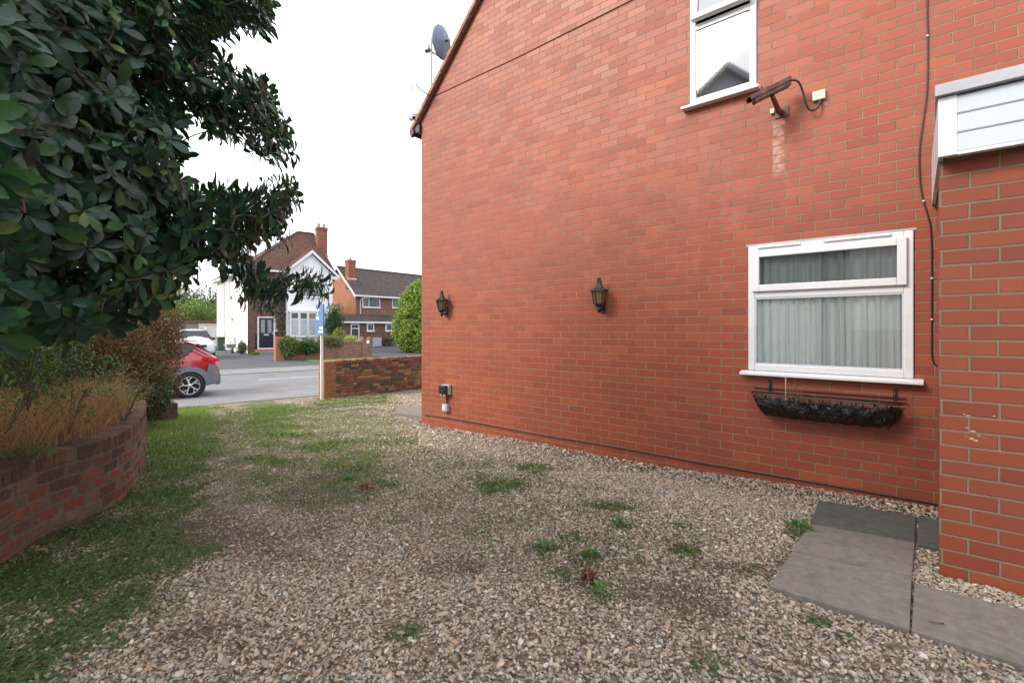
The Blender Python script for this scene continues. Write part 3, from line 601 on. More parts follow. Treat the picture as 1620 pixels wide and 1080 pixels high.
ub = MB(WF); ub.prism([(XC - .22, -.045, e0.z - .22 * SL - .0), (XR, -.045, roof_z(XR)), (XR, -.045, roof_z(XR) + .045), (XC - .22, -.045, e0.z - .22 * SL + .045)], (0, .05, 0))
ub.build('undercloak', simple('dark_undercloak', (.10, .045, .035), .9), rf)
gb = MB(WF); gx = XC - .16; gz_ = e0.z - .16
gb.tube([(gx, -.08, gz_), (gx, 8, gz_)], .055, 12); gb.prism([(gx + .04, -.05, gz_ - .02), (gx + .16, -.05, gz_ - .02), (gx + .16, -.05, gz_ + .1), (gx + .05, -.05, gz_ + .06)], (0, 8, 0)); gb.build('gutter', m_black, house)
# upper window
def frame_rect(mb, x0, x1, z0, z1, w, y0, y1, sill=None):
    mb.box(x0, x0 + w, y0, y1, z0, z1); mb.box(x1 - w, x1, y0, y1, z0, z1)
    mb.box(x0 + w, x1 - w, y0 + .001, y1, z0, z0 + w); mb.box(x0 + w, x1 - w, y0 + .001, y1, z1 - w, z1)
def main_window(name, x0, x1, z0, z1, zt, lab):
    f = MB(WF); g = .006; frame_rect(f, x0 + g, x1 - g, z0 + .03, z1 - g, .058, -.012, .06); f.box(x0 + .064, x1 - .064, -.010, .06, zt - .03, zt + .03)
    w_ = f.build(name, m_upvc, house, bevel=.006); w_['label'] = lab
    return w_
win = main_window('window', LX0, LX1, LZ0, LZ1, LZ0 + .735, 'wide white window with pale curtains, low on the wall')
zt = LZ0 + .735
s = MB(WF); frame_rect(s, LX0 + .045, LX1 - .045, zt + .028, LZ1 - .055, .062, -.040, .02); s.build('opening_sash', m_upvc, win, bevel=.006)
s = MB(WF); frame_rect(s, LX0 + .062, LX1 - .062, LZ0 + .085, zt - .028, .016, -.006, .03); s.build('glazing_bead', m_upvcgrey, win, bevel=.003)
s = MB(WF); s.face([(LX0 + .05, .012, LZ0 + .08), (LX1 - .05, .012, LZ0 + .08), (LX1 - .05, .012, zt - .02), (LX0 + .05, .012, zt - .02)]); s.build('pane', m_pane, win)
s = MB(WF); s.face([(LX0 + .09, -.006, zt + .07), (LX1 - .09, -.006, zt + .07), (LX1 - .09, -.006, LZ1 - .1), (LX0 + .09, -.006, LZ1 - .1)]); s.build('pane', m_tintpane, win)
s = MB(WF); zz = LZ0; s.prism([(LX0 - .055, -.075, zz - .012), (LX0 - .055, -.075, zz + .010), (LX0 - .055, .0, zz + .028), (LX0 - .055, .0, zz - .012)], (LX1 - LX0 + .11, 0, 0)); s.build('sill', m_upvc, win, bevel=.003)
for a, b in ((.07, .36), (.50, .88)):
    s = MB(WF); L = LX1 - LX0; s.prism([(LX0 + a * L, -.034, LZ1 - .030), (LX0 + a * L, -.030, LZ1 - .012), (LX0 + a * L, -.012, LZ1 - .008), (LX0 + a * L, -.012, LZ1 - .032)], ((b - a) * L, 0, 0)); s.build('trickle_vent', m_upvc, win, bevel=.003)
s = MB(WF); s.box(LX0 - .01, LX1 + .012, -.006, .03, LZ1 - .004, LZ1 + .012); s.build('mortar_bead', m_lead, win)
zt2 = UZ0 + .80
win2 = main_window('window', UX0, UX1, UZ0, UZ1, zt2, 'narrow white upstairs window with its top light ajar')
s = MB(WF); Mh = Matrix.Translation((0, -.012, UZ1 - .06)) @ Matrix.Rotation(R(-9), 4, 'X') @ Matrix.Translation((0, .012, -(UZ1 - .06)))
def tilted(mb, x0, x1, y0, y1, z0, z1): mb.box(x0, x1, y0, y1, z0, z1, Mh)
za, zb_, xa, xb, w_ = zt2 + .032, UZ1 - .06, UX0 + .045, UX1 - .045, .058
for q in ((xa, xa + w_, -.05, .01, za, zb_), (xb - w_, xb, -.05, .01, za, zb_), (xa + w_, xb - w_, -.049, .01, za, za + w_), (xa + w_, xb - w_, -.049, .01, zb_ - w_, zb_)): tilted(s, *q)
sash = s.build('opening_sash', m_upvc, win2, bevel=.006)
s = MB(WF); s.face([Mh @ Vector(p) for p in ((xa + .04, -.02, za + .04), (xb - .04, -.02, za + .04), (xb - .04, -.02, zb_ - .04), (xa + .04, -.02, zb_ - .04))]); s.build('pane', m_mirrorpane, win2)
s = MB(WF); s.face([(UX0 + .055, .008, UZ0 + .08), (UX1 - .055, .008, UZ0 + .08), (UX1 - .055, .008, zt2 - .02), (UX0 + .055, .008, zt2 - .02)]); s.build('pane', m_mirrorpane, win2)
s = MB(WF); zz = UZ0; s.prism([(UX0 - .06, -.085, zz - .014), (UX0 - .06, -.085, zz + .010), (UX0 - .06, .0, zz + .03), (UX0 - .06, .0, zz - .014)], (UX1 - UX0 + .09, 0, 0)); s.build('sill', m_upvc, win2, bevel=.003)
# the rooms behind the glass
rm = MB(WF)
for (x0, x1, z0, z1) in ((LX0 - .7, LX1 + .6, LZ0 - .5, LZ1 + .3), (UX0 - .7, UX1 + .7, UZ0 - .5, UZ1 + .3)):
    y0, y1 = .225, 2.4; P = [(x0, y0, z0), (x1, y0, z0), (x1, y1, z0), (x0, y1, z0), (x0, y0, z1), (x1, y0, z1), (x1, y1, z1), (x0, y1, z1)]
    rm.mesh(P, [(0, 1, 2, 3), (7, 6, 5, 4), (1, 5, 6, 2), (2, 6, 7, 3), (3, 7, 4, 0)])
rm.build('room_lining', m_dark, house)
def curtain(x0, x1, z0, z1, lab, seed):
    r = np.random.default_rng(seed); nx = 260; xs_ = np.linspace(x0, x1, nx); ph = np.cumsum(r.uniform(.1, 1.9, nx)) * .17 + .8 * np.sin(xs_ * 9)
    amp = .022 + .014 * np.sin(xs_ * 4.1 + seed); V = []; nz = 9
    for j in range(nz):
        t = j / (nz - 1); z = z0 + (z1 - z0) * t
        for i in range(nx): V.append((xs_[i] + .006 * math.sin(ph[i] * 1.9 + 2 * t), .062 + amp[i] * math.sin(ph[i] + .35 * t) + .010 * math.sin(ph[i] * 2.3 + t * 1.2), z))
    mb = MB(WF); mb.mesh(V, [(j * nx + i, j * nx + i + 1, (j + 1) * nx + i + 1, (j + 1) * nx + i) for j in range(nz - 1) for i in range(nx - 1)], True)
    return tag(mb.build('curtain', m_curtain, None), lab, 'curtain')
xm = LX0 + .47 * (LX1 - LX0)
curtain(LX0 + .01, xm + .01, LZ0 - .1, LZ1 + .05, 'left half of the pale green pleated curtains behind the wide window', 2)
curtain(xm - .005, LX1 - .01, LZ0 - .1, LZ1 + .05, 'right half of the pale green pleated curtains behind the wide window', 5)
# wall lanterns
def lantern(px, py_top, py_bot, lab):
    a = WF.onx(px, py_top, -.11); b = WF.onx(px, py_bot, -.11); h = a.z - b.z; zb = b.z; x = a.x; k = h / .40
    t = fthing('wall_lantern', lab, 'wall lantern', WF, (x, -.09, zb), 'black lanterns on the house wall'); c = (x, -.10, zb)
    def L(name, prof, mat, n=6, par=t, rot=30, sm=False):
        mb = MB(WF); mb.lathe([(r * k, z * k) for r, z in prof], c, n, Matrix.Rotation(R(rot), 4, 'Z'), sm); return mb.build(name, mat, par)
    L('cap', [(0, .40), (.016, .395), (.022, .38), (.018, .365), (.026, .36), (.030, .352), (.026, .342), (.030, .33), (.040, .30), (.062, .275), (.095, .26), (.103, .252), (.103, .243), (.088, .243), (0, .243)], m_black)
    L('glass_body', [(.076, .243), (.05, .10), (0, .10)], m_lampglass)
    fb = MB(WF)
    for i in range(6):
        an = R(30 + 60 * i); fb.tube([(x + .083 * k * math.cos(an), -.10 + .083 * k * math.sin(an), zb + .246 * k), (x + .053 * k * math.cos(an), -.10 + .053 * k * math.sin(an), zb + .095 * k)], .007 * k, 5)
        a2 = R(60 * i + 60); fb.tube([(x + .069 * k * math.cos(a2), -.10 + .069 * k * math.sin(a2), zb + .240 * k), (x + .045 * k * math.cos(a2), -.10 + .045 * k * math.sin(a2), zb + .10 * k)], .0025 * k, 4)
    fb.build('cage', m_black, t)
    L('base', [(0, .112), (.058, .112), (.060, .10), (.048, .085), (.030, .065), (.022, .058), (.030, .052), (.031, .038), (.022, .028), (.010, .005), (0, 0)], m_black, 12, sm=True)
    ab = MB(WF); ab.box(x - .028 * k, x + .028 * k, -.014, 0, zb + .0 * k, zb + .15 * k); ab.tube([(x, -.01, zb + .06 * k), (x, -.05, zb + .035 * k), (x, -.10, zb + .045 * k)], .012 * k, 8); ab.build('wall_bracket', m_black, t)
lantern(698, 459, 501, 'black wall lantern nearest the far corner of the red house')
lantern(947, 438, 495, 'black wall lantern halfway along the red wall, nearer the wide window')
# cctv camera
A = WF.onx(1187, 158, -.36); B = WF.onx(1248, 128, -.17)
t = fthing('security_camera', 'weathered maroon security camera bracketed beside the upstairs window', 'security camera', WF, (WF.onx(1230, 172, 0).x, 0, WF.onx(1230, 172, 0).z))
ax = (B - A); Lc = ax.length; xd = ax.normalized(); zd = (Vector((0, 0, 1)) - xd * xd.z).normalized(); yd = zd.cross(xd)
CM = Matrix((( xd.x, yd.x, zd.x, A.x), (xd.y, yd.y, zd.y, A.y), (xd.z, yd.z, zd.z, A.z), (0, 0, 0, 1)))
def cbox(mb, x0, x1, y0, y1, z0, z1): mb.box(x0, x1, y0, y1, z0, z1, CM)
mb = MB(WF); cbox(mb, .03, Lc - .01, -.036, .036, -.048, .012); mb.build('housing', m_cctv, t, bevel=.006)
mb = MB(WF); cbox(mb, -.015, Lc + .004, -.046, .046, .018, .024); cbox(mb, -.015, Lc + .004, -.048, -.044, -.012, .0235); cbox(mb, -.015, Lc + .004, .044, .048, -.012, .0235); cbox(mb, -.015, Lc + .004, -.02, -.014, .024, .03); cbox(mb, -.015, Lc + .004, .014, .02, .024, .03)
mb.build('sunshield', m_cctv, t, bevel=.002)
mb = MB(WF); cbox(mb, .004, Lc * .93, -.041, -.036, -.038, -.030); cbox(mb, .02, .034, -.040, .040, -.050, .010); mb.build('front_bezel', m_cctv, t)
mb = MB(WF); mb.lathe([(0, 0), (.022, 0), (.022, .012), (0, .012)], CM @ Vector((.012, 0, -.018)), 16, CM.to_3x3().to_4x4() @ Matrix.Rotation(R(90), 4, 'Y')); mb.build('lens', m_housepane, t)
mid = CM @ Vector((Lc * .5, 0, -.05)); foot = WF.onx(1232, 176, -.10)
mb = MB(WF); mb.tube([mid, mid + (foot - mid) * .15], .016, 12); mb.tube([mid, foot], .018, 10, .022); mb.tube([foot, (foot.x, 0, foot.z + .02)], .026, 12); mb.box(foot.x - .05, foot.x + .06, -.012, 0, foot.z - .025, foot.z + .065)
mb.build('bracket', m_cctv, t)
mb = MB(WF); q = WF.onx(1222, 176, -.02); mb.box(q.x - .018, q.x + .014, -.03, 0, q.z - .02, q.z + .02); mb.build('cable_clip_block', m_cream, t)
J = WF.onx(1295, 152, -.02); pts = [B + Vector((.0, 0, -.01)), WF.onx(1256, 127, -.16), WF.onx(1264, 131, -.14), WF.onx(1270, 145, -.11), WF.onx(1275, 163, -.09), WF.onx(1281, 174, -.07), WF.onx(1289, 174, -.06), WF.onx(1295, 168, -.04), WF.onx(1297, 161, -.03)]
def spline(P, n=6):
    P = [Vector(p) for p in P]; o = []
    for i in range(len(P) - 1):
        p0, p1, p2, p3 = P[max(i - 1, 0)], P[i], P[i + 1], P[min(i + 2, len(P) - 1)]
        for k in range(n): u = k / n; o.append(.5 * ((2 * p1) + (p2 - p0) * u + (2 * p0 - 5 * p1 + 4 * p2 - p3) * u * u + (3 * p1 - p0 - 3 * p2 + p3) * u ** 3))
    return o + [P[-1]]
mb = MB(WF); mb.tube(spline(pts), .0085, 8); mb.build('flex_cable', m_cable, t)
t = fthing('junction_box', 'cream square junction box where the camera cable ends', 'junction box', WF, (J.x, 0, J.z - .04))
mb = MB(WF); mb.box(J.x - .045, J.x + .05, -.034, 0, J.z - .036, J.z + .044); mb.build('cover', m_cream, t, bevel=.006)
mb = MB(WF); mb.box(J.x - .024, J.x + .028, -.0355, -.034, J.z - .010, J.z + .014); mb.build('raised_panel', simple('cream_shade', (.46, .40, .28), .5), t)
mb = MB(WF); q = WF.onx(1297, 161, -.02); mb.tube([(q.x, -.018, J.z - .034), (q.x, -.018, J.z - .062)], .015, 10); mb.build('cable_gland', m_black, t)
# boxes low by the far corner
p = WF.onx(704, 617, -.05); q = WF.onx(705, 645, -.03)
t = fthing('outdoor_socket', 'black and grey weatherproof electric box near the far corner of the wall', 'electric box', WF, (p.x, 0, q.z + .05))
mb = MB(WF); mb.box(p.x - .085, p.x + .085, -.05, 0, p.z - .065, p.z + .085); mb.build('back_box', m_grey, t, bevel=.01)
mb = MB(WF); mb.box(p.x - .09, p.x + .06, -.105, -.05, p.z - .055, p.z + .075); mb.build('cover', m_black, t, bevel=.012)
mb = MB(WF)
for dx in (-.055, .02): mb.lathe([(0, 0), (.02, 0), (.024, -.035), (0, -.035)], (p.x + dx, -.07, p.z - .055), 10)
mb.build('cable_gland', m_grey, t)
mb = MB(WF); mb.tube([(p.x + .01, -.03, p.z - .06), (p.x + .012, -.02, q.z + .05)], .012, 8); mb.build('conduit', m_cable, t)
t = fthing('switch_box', 'small grey box below the black electric box, just above the ground cable', 'electric box', WF, (q.x, 0, q.z - .06))
mb = MB(WF); mb.box(q.x - .06, q.x + .06, -.06, 0, q.z - .055, q.z + .06); mb.build('casing', m_grey, t, bevel=.012)
mb = MB(WF); mb.box(q.x - .04, q.x + .03, -.066, -.06, q.z - .035, q.z + .04); mb.build('front_plate', simple('pale_grey_plate', (.5, .54, .58), .4), t, bevel=.004)
# cables along the wall
def cable(name, pxs, y, r, mat, lab, cat='cable', n=8, clips=()):
    t = fthing(name, lab, cat, WF, WF.onx(*pxs[0], y)) if clips else None
    P = [WF.onx(px, py, y) for px, py in pxs]; mb = MB(WF); mb.tube(spline(P, n), r, 6)
    if not clips: return tag(mb.build(name, mat), lab, cat)
    mb.build('sheath', mat, t)
    for c in clips: m2 = MB(WF); v = WF.onx(*c, y); m2.box(v.x - .007, v.x + .007, -.015, 0, v.z - .005, v.z + .005); m2.build('clip', m_upvc if c[0] > 1460 else mat, t)
cable('ground_cable', [(672, 656), (700, 660), (760, 670), (850, 687), (950, 703), (1060, 723), (1100, 731), (1160, 741), (1200, 748), (1300, 765), (1420, 786), (1482, 797)], -.010, .007, m_cable, 'black cable clipped just above the ground along the red wall', clips=((760, 670), (860, 689), (1010, 714), (1160, 741)))
cable('wall_cable', [(1468, -60), (1467, 20), (1468, 60), (1467, 140), (1461, 190), (1455, 235), (1455, 280), (1460, 315), (1466, 335), (1472, 360), (1474, 400), (1474, 480), (1474, 545), (1475, 568), (1480, 577), (1487, 577)], -.008, .0055, m_cable, 'thin dark cable hanging down the wall beside the porch', clips=((1467, 57), (1455, 280), (1461, 318), (1474, 440), (1474, 505)))
cable('aerial_cable', [(681, 158), (686, 153), (760, 118), (820, 90), (880, 60), (940, 30), (1000, 0), (1100, -50)], -.006, .0055, m_browncable, 'thin reddish cable running up the wall from the small aerial')
cable('aerial_cable', [(681, 158), (680, 164), (675, 170), (671, 178)], -.006, .004, m_browncable, 'short loop of cable dropping from the small aerial bracket')
# small aerial at the verge
t = fthing('wall_aerial', 'small aerial on a bent arm at the foot of the red house verge', 'aerial', WF, WF.onx(680, 153, 0))
a = WF.onx(680, 152, 0); b = WF.onx(672, 147, -.18); c = WF.onx(660, 137, -.25)
mb = MB(WF); mb.box(a.x - .035, a.x + .035, -.02, 0, a.z - .04, a.z + .04); mb.build('wall_plate', m_upvc, t)
mb = MB(WF); mb.tube(spline([a, b, c]), .009, 6); mb.tube([c, c + Vector((-.03, 0, .05))], .012, 6); mb.build('arm', m_alu, t)
mb = MB(WF); mb.tube([c + Vector((-.12, -.02, -.02)), c + Vector((.2, .05, -.02))], .006, 6); mb.tube([c + Vector((-.12, -.02, -.03)), c + Vector((-.12, -.02, .05))], .018, 8); mb.build('element', m_upvc, t)
# black bracketed hopper below the gutter end
p = WF.onx(660, 184, -.05); t = fthing('downpipe', 'black rainwater pipe elbow and stub at the far corner under the eaves', 'downpipe', WF, (p.x, -.0, p.z - .3))
mb = MB(WF); x_ = XC - .10; zz = p.z
mb.tube(spline([(x_ - .14, .02, zz + .06), (x_ - .05, .04, zz + .05), (x_ + .02, .06, zz), (x_ + .035, .08, zz - .12), (x_ + .03, .1, zz - .24)]), .045, 12); mb.build('elbow', m_black, t)
mb = MB(WF); mb.tube([(x_ - .2, .01, zz + .065), (x_ - .12, .025, zz + .06)], .055, 12); mb.build('spigot', m_upvc, t)
mb = MB(WF); mb.tube([(x_ + .03, .1, zz - .24), (x_ + .03, .25, zz - 4.4)], .034, 10); mb.build('pipe', m_black, t)
# satellite dish and thin mast
fr = WF; dc = WF.onx(703, 66, .55)
t = fthing('satellite_dish', 'grey blue satellite dish standing above the sloping verge of the red house', 'satellite dish', WF, (dc.x, .55, roof_z(dc.x) + .05))
nrm = Vector((-.983, -.164, .05)).normalized(); up = (Vector((0, 0, 1)) - nrm * nrm.z).normalized(); rt = up.cross(nrm)
DM = Matrix(((rt.x, up.x, nrm.x, 0), (rt.y, up.y, nrm.y, 0), (rt.z, up.z, nrm.z, 0), (0, 0, 0, 1)))
mb = MB(WF); prof = [(0, 0)] + [(.33 * k / 8, .075 * (k / 8) ** 2) for k in range(1, 9)] + [(.34, .082), (.335, .07)] + [(.33 * k / 8, .075 * (k / 8) ** 2 - .012) for k in range(7, 0, -1)] + [(0, -.012)]
mb.lathe([(r, z) for r, z in prof], dc, 32, DM @ Matrix.Diagonal((.72, .84, .8, 1))); mb.build('reflector', simple('grey_blue_dish', (.20, .25, .36), .5, .08), t)
fo = dc + DM.to_3x3() @ Vector((0, -.06, .34)); mb = MB(WF); mb.tube([dc + DM.to_3x3() @ Vector((0, -.26, .05)), fo], .018, 8); mb.build('feed_arm', m_black, t)
mb = MB(WF); mb.tube([fo - nrm * .02, fo + nrm * .07], .035, 10); mb.tube([fo + Vector((0, 0, -.05)), fo + Vector((0, 0, .10))], .014, 6); mb.build('receiver', m_black, t)
mb = MB(WF); mb.tube([dc - nrm * .03, dc - nrm * .10, (dc.x + .12, .55, roof_z(dc.x + .12) + .05)], .022, 8); mb.build('mount', m_black, t)
a = WF.onx(683, 60, .5); mb = MB(WF); mb.tube([(a.x, .5, roof_z(a.x)), (a.x, .5, a.z)], .012, 6); tag(mb.build('aerial_mast', m_alu), 'thin bare metal mast rising from the red house eaves beside the dish', 'mast')
# hayrack planter under the wide window
p0 = WF.onx(1183, 620, -.20); p1 = WF.onx(1432, 637, -.20); x0, x1 = WF.onx(1186, 619, -.16).x, WF.onx(1432, 638, -.18).x
zr = WF.onx(1300, 632, -.24).z; D = .22; xm = (x0 + x1) / 2; hw = (x1 - x0) / 2
t = fthing('hayrack_planter', 'black wire hayrack planter with plastic liner hanging under the wide window', 'planter', WF, (xm, 0, zr - .22))
def ovx(s_, k=1.0): return xm + hw * k * math.copysign(abs(math.sin(s_)) ** .35, math.sin(s_))
def rim(z, d, k=1.0):                            # outline from wall, round the front, back to wall
    P = []
    for i in range(41):
        a_ = -math.pi / 2 + math.pi * i / 40; P.append((xm + hw * k * math.copysign(abs(math.sin(a_)) ** .45, math.sin(a_)), -.012 - d * abs(math.cos(a_)) ** .45, z))
    return P
mb = MB(WF); mb.tube(rim(zr, D), .006, 6); mb.tube([(x0, -.012, zr), (x1, -.012, zr)], .006, 6); mb.tube(rim(zr - .035, D * .97, .985), .004, 5); mb.tube([(x0, -.012, zr + .035), (x1, -.012, zr + .035)], .005, 6)
for i in range(15):
    f = -0.93 + 1.86 * i / 14; xx = xm + hw * f; d = D * (1 - abs(f) ** 5) ** .5
    mb.tube([(xx, -.012 - d, zr), (xx, -.012 - d * .97, zr - .06), (xm + (xx - xm) * .93, -.012 - d * .72, zr - .15), (xm + (xx - xm) * .86, -.02 - d * .25, zr - .21), (xm + (xx - xm) * .85, -.012, zr - .215)], .0045, 5)
rack = mb.build('wire_frame', m_black, t)
V = []; nx, nv = 70, 14; rr = np.random.default_rng(4); wr = np.cumsum(rr.normal(size=nx)) * .25
for j in range(nv):
    v = j / (nv - 1); an = v * math.pi / 2
    for i in range(nx):
        f = -1 + 2 * i / (nx - 1); endt = (1 - abs(f) ** 6) ** .5
        dd = (D - .008) * math.cos(an) ** .7 * (.25 + .75 * endt); zz = zr - .03 - .185 * math.sin(an) ** .9 * (.55 + .45 * endt)
        wv = .008 * math.sin(wr[i] * 5 + j * .9) + .006 * math.sin(i * 1.7 + j * 2.1)
        top = (.018 * math.sin(i * .9) + .012 * math.sin(i * 2.3)) * (1 - v)
        V.append((xm + hw * f * (1 - .13 * v), -.010 - dd - wv * endt, zz + top))
mb = MB(WF); mb.mesh(V, [(j * nx + i, j * nx + i + 1, (j + 1) * nx + i + 1, (j + 1) * nx + i) for j in range(nv - 1) for i in range(nx - 1)], True)
mb.build('plastic_liner', m_liner, t)
mb = MB(WF); V = []
for j in range(6):
    for i in range(60): f = -1 + 2 * i / 59; V.append((xm + hw * .95 * f, -.012 - (D - .03) * (1 - abs(f) ** 6) ** .5 * j / 5, zr - .055 + .014 * math.sin(i * 1.3 + j * 2) + .008 * math.sin(i * 3.1)))
mb.mesh(V, [(j * 60 + i, (j + 1) * 60 + i, (j + 1) * 60 + i + 1, j * 60 + i + 1) for j in range(5) for i in range(59)], True); mb.build('compost', m_soil, t)
for px, py in ((1218, 604), (1416, 618)):
    a = WF.onx(px, py, -.015); mb = MB(WF); mb.box(a.x - .012, a.x + .012, -.012, 0, zr + .0, a.z + .02); mb.tube([(a.x, -.012, a.z), (a.x, -.035, a.z - .01), (a.x, -.03, zr + .03)], .006, 5); mb.build('hanging_bracket', m_black, t)
dp = fthing('dead_plant', 'dried brown plant stems standing in the hayrack planter', 'dead plant', WF, (x0 + .36, -.1, zr - .05)); m_stem = simple('dry_stems', (.22, .12, .06), .9)
for i in range(26):
    xx = rng.uniform(x0 + .12, x1 - .14) if i > 14 else rng.uniform(x0 + .3, x0 + .42); h = rng.uniform(.03, .06) if i > 14 else rng.uniform(.06, .18); y_ = -rng.uniform(.04, .18); mb = MB(WF)
    mb.tube([(xx, y_, zr - .05), (xx + rng.uniform(-.02, .02), y_, zr - .05 + h * .6), (xx + rng.uniform(-.04, .04), y_ + .01, zr - .05 + h)], .0018, 4); mb.build('stem', m_stem, dp)
a = WF.onx(1243, 596, -.13); mb = MB(WF); mb.tube([(a.x, -.13, zr - .05), (a.x, -.13, a.z)], .0045, 6); mb.build('stem', simple('bleached_stem', (.5, .4, .28), .9), dp)
# ---------------------------------------------------------------- brick porch with its white canopy
PU = 3.54 - CU; PX = WF.onx(1486, 600, PU).x
porch = fthing('brick_porch', 'brick porch jutting out at the right edge under a white boarded canopy', 'porch', WF, (PX, PU, WF.gz(PX, PU)))
ztop = WF.onx(1487, 254, PU).z
mb = MB(WF); mb.box(PX, PX + 2.4, PU, -.001, -.3, ztop + .25)
m_pw = m_porch
mb.build('wall', m_pw, porch, uvfn=lambda c: (c.x - PX if abs(c.y - PU) < .001 else c.y - PU, c.z))
FU = 3.45 - CU; FX = WF.onx(1484, 200, FU).x; zf0 = WF.onx(1486, 250, FU).z; zf1 = WF.onx(1485, 158, FU).z; zt1 = WF.onx(1484, 137, FU - .02).z
mb = MB(WF); hb = (zf1 - zf0 - .012) / 3.0
for k in range(3):
    mb.prism([(FX + .075, FU, zf0 + .012 + k * hb), (FX + .075, FU - .012, zf0 + .012 + k * hb + .006), (FX + .075, FU - .012, zf0 + .012 + (k + 1) * hb - .010), (FX + .075, FU, zf0 + .012 + (k + 1) * hb)], (2.4, 0, 0))
mb.build('shiplap_fascia', m_upvcgrey, porch)
mb = MB(WF); mb.box(FX, FX + .075, FU - .016, FU + .02, zf0, zf1); mb.box(FX + .075, FX + 2.5, FU - .018, FU + .02, zf0 - .004, zf0 + .013); mb.build('corner_trim', m_upvc, porch, bevel=.002)
mb = MB(WF); mb.box(FX - .012, FX + 2.5, FU - .045, FU + .05, zf1 + .006, zt1); mb.prism([(FX - .012, FU - .045, zt1), (FX - .012, 0, zt1 + .16), (FX - .012, 0, zt1 + .12), (FX - .012, FU - .045, zt1 - .002)], (2.5, 0, 0)); mb.build('canopy_capping', m_lead, porch, bevel=.002)
bx = WF.onx(1474, 325, 0); mb = MB(WF)
mb.prism([(FX, FU, zf0), (FX, FU, zf1), (bx.x, -.002, zf1 + .12), (bx.x, -.002, bx.z)], (.022, 0, 0)); mb.build('side_board', m_upvcgrey, porch)
mb = MB(WF); mb.prism([(FX + .03, FU + .01, zf0 + .01), (PX + 2.4, FU + .01, zf0 + .01), (PX + 2.4, -.01, zf0 + .01), (bx.x + .03, -.01, zf0 + .01)], (0, 0, .015)); mb.build('soffit', simple('soffit_board', (.35, .33, .34), .6), porch)
# pale scuffs on the porch brickwork
m_scuff = simple('pale_scuff', (.48, .30, .27), .8)
for px, py in ((1525, 655), (1531, 676), (1540, 682), (1528, 690), (1549, 689), (1537, 694), (1556, 692), (1531, 657), (1573, 658), (1545, 697)):
    c = WF.onx(px, py, PU - .0015); r_ = rng.uniform(.003, .009); an0 = rng.uniform(0, 3); mb = MB(WF)
    mb.face([(c.x + r_ * rng.uniform(.4, 1.2) * math.cos(-a_) * 1.8, PU - .0015, c.z + r_ * rng.uniform(.3, .9) * math.sin(-a_)) for a_ in [an0 + k * 1.047 for k in range(6)]][::-1])
    mb.build('paint_scuff', m_scuff, porch)
# ---------------------------------------------------------------- low front wall and the agent's sign
LWX = -11.15
a = WF.ony(512, 600, LWX); b = WF.ony(666, 590, LWX); yA = a.y
lowwall = fthing('low_brick_wall', 'low weathered multicoloured brick wall between the drive gateway and the red house', 'wall', WF, (LWX, yA, WF.gz(LWX, yA)))
ztop = WF.ony(530, 570, LWX).z; yB = 6.0
mb = MB(WF); mb.box(LWX - .205, LWX - .007, yA + .28, yB, -.75, ztop - .115); mb.build('mortar_core', m_mortar, lowwall)
bricks(lowwall, 'brickwork', lambda t_, d: WF.M @ Vector((LWX - .0 + d, yA + .30 + t_, 0)), yB - yA - .30, ztop - .115, 12, .078, [(.20, .075, .05), (.27, .10, .055), (.36, .19, .09), (.12, .06, .05), (.30, .11, .055), (.07, .055, .055), (.23, .07, .045), (.38, .20, .085), (.17, .07, .05)], 6, .225, -.10, .002)
mb = MB(WF); r2 = np.random.default_rng(8); y = yA + .31
while y < yB - .1:
    h = r2.uniform(-.014, .012); dx = r2.uniform(-.010, .012); mb.box(LWX - .222 + dx, LWX + .008 + dx, y, y + .066, ztop - .11, ztop + h); y += .079
mb.build('coping_bricks', m_low, lowwall, bevel=.005)
mb = MB(WF); mb.box(LWX - .235, LWX + .02, yA, yA + .30, -.75, ztop - .015); mb.build('end_pier', brick('buff_pier_brick', [(.34, .15, .06), (.42, .2, .085), (.30, .12, .055), (.38, .18, .09)], (.24, .19, .12), bh=.078, mj=.012, rough=.9, spec=.1, rugged=.003, stain=(.12, .09, .06)), lowwall, bevel=.006)
zr_ = gp(506, 629).z
br, bl = (509 - 0) / 1, 0
Pr = Vector(((512.3 - CX) / F * 11.35, 11.35, 0)); Pl = Vector(((500.3 - CX) / F * 11.85, 11.85, 0)); dsg = (Pr - Pl).to_2d(); ang = math.degrees(math.atan2(dsg.y, dsg.x)); Ls = dsg.length
SF = Frame(Pl.x, Pl.y, 0, ang)
zt_ = H - (481.5 - HY) * 11.55 / F; zb_ = H - (529.5 - HY) * 11.55 / F
sign = fthing('estate_agent_sign', 'blue estate agent board on a white post beside the low brick wall', 'sign', SF, (Ls * .5, 0, zr_))
mb = MB(SF); mb.box(0, Ls, -.012, .012, zb_, zt_); board = mb.build('board', m_signblue, sign)
mb = MB(SF); px_ = Ls * .52; mb.box(px_ - .026, px_ + .026, .013, .065, zr_ - .3, zt_ - .05); mb.build('post', m_postwhite, sign, bevel=.003)
mb = MB(SF); hh = zt_ - zb_
def patch(x0, x1, t0, t1): mb = MB(SF); mb.box(Ls * x0, Ls * x1, -.0145, -.012, zt_ - hh * t1, zt_ - hh * t0); mb.build('lettering', m_signwhite, sign)
patch(.03, .44, .13, .20); patch(.14, .28, .20, .235); patch(.20, .27, .28, .36); patch(.06, .44, .40, .46); patch(.14, .44, .46, .50); patch(.50, .94, .73, .81); patch(.36, .94, .86, .93)
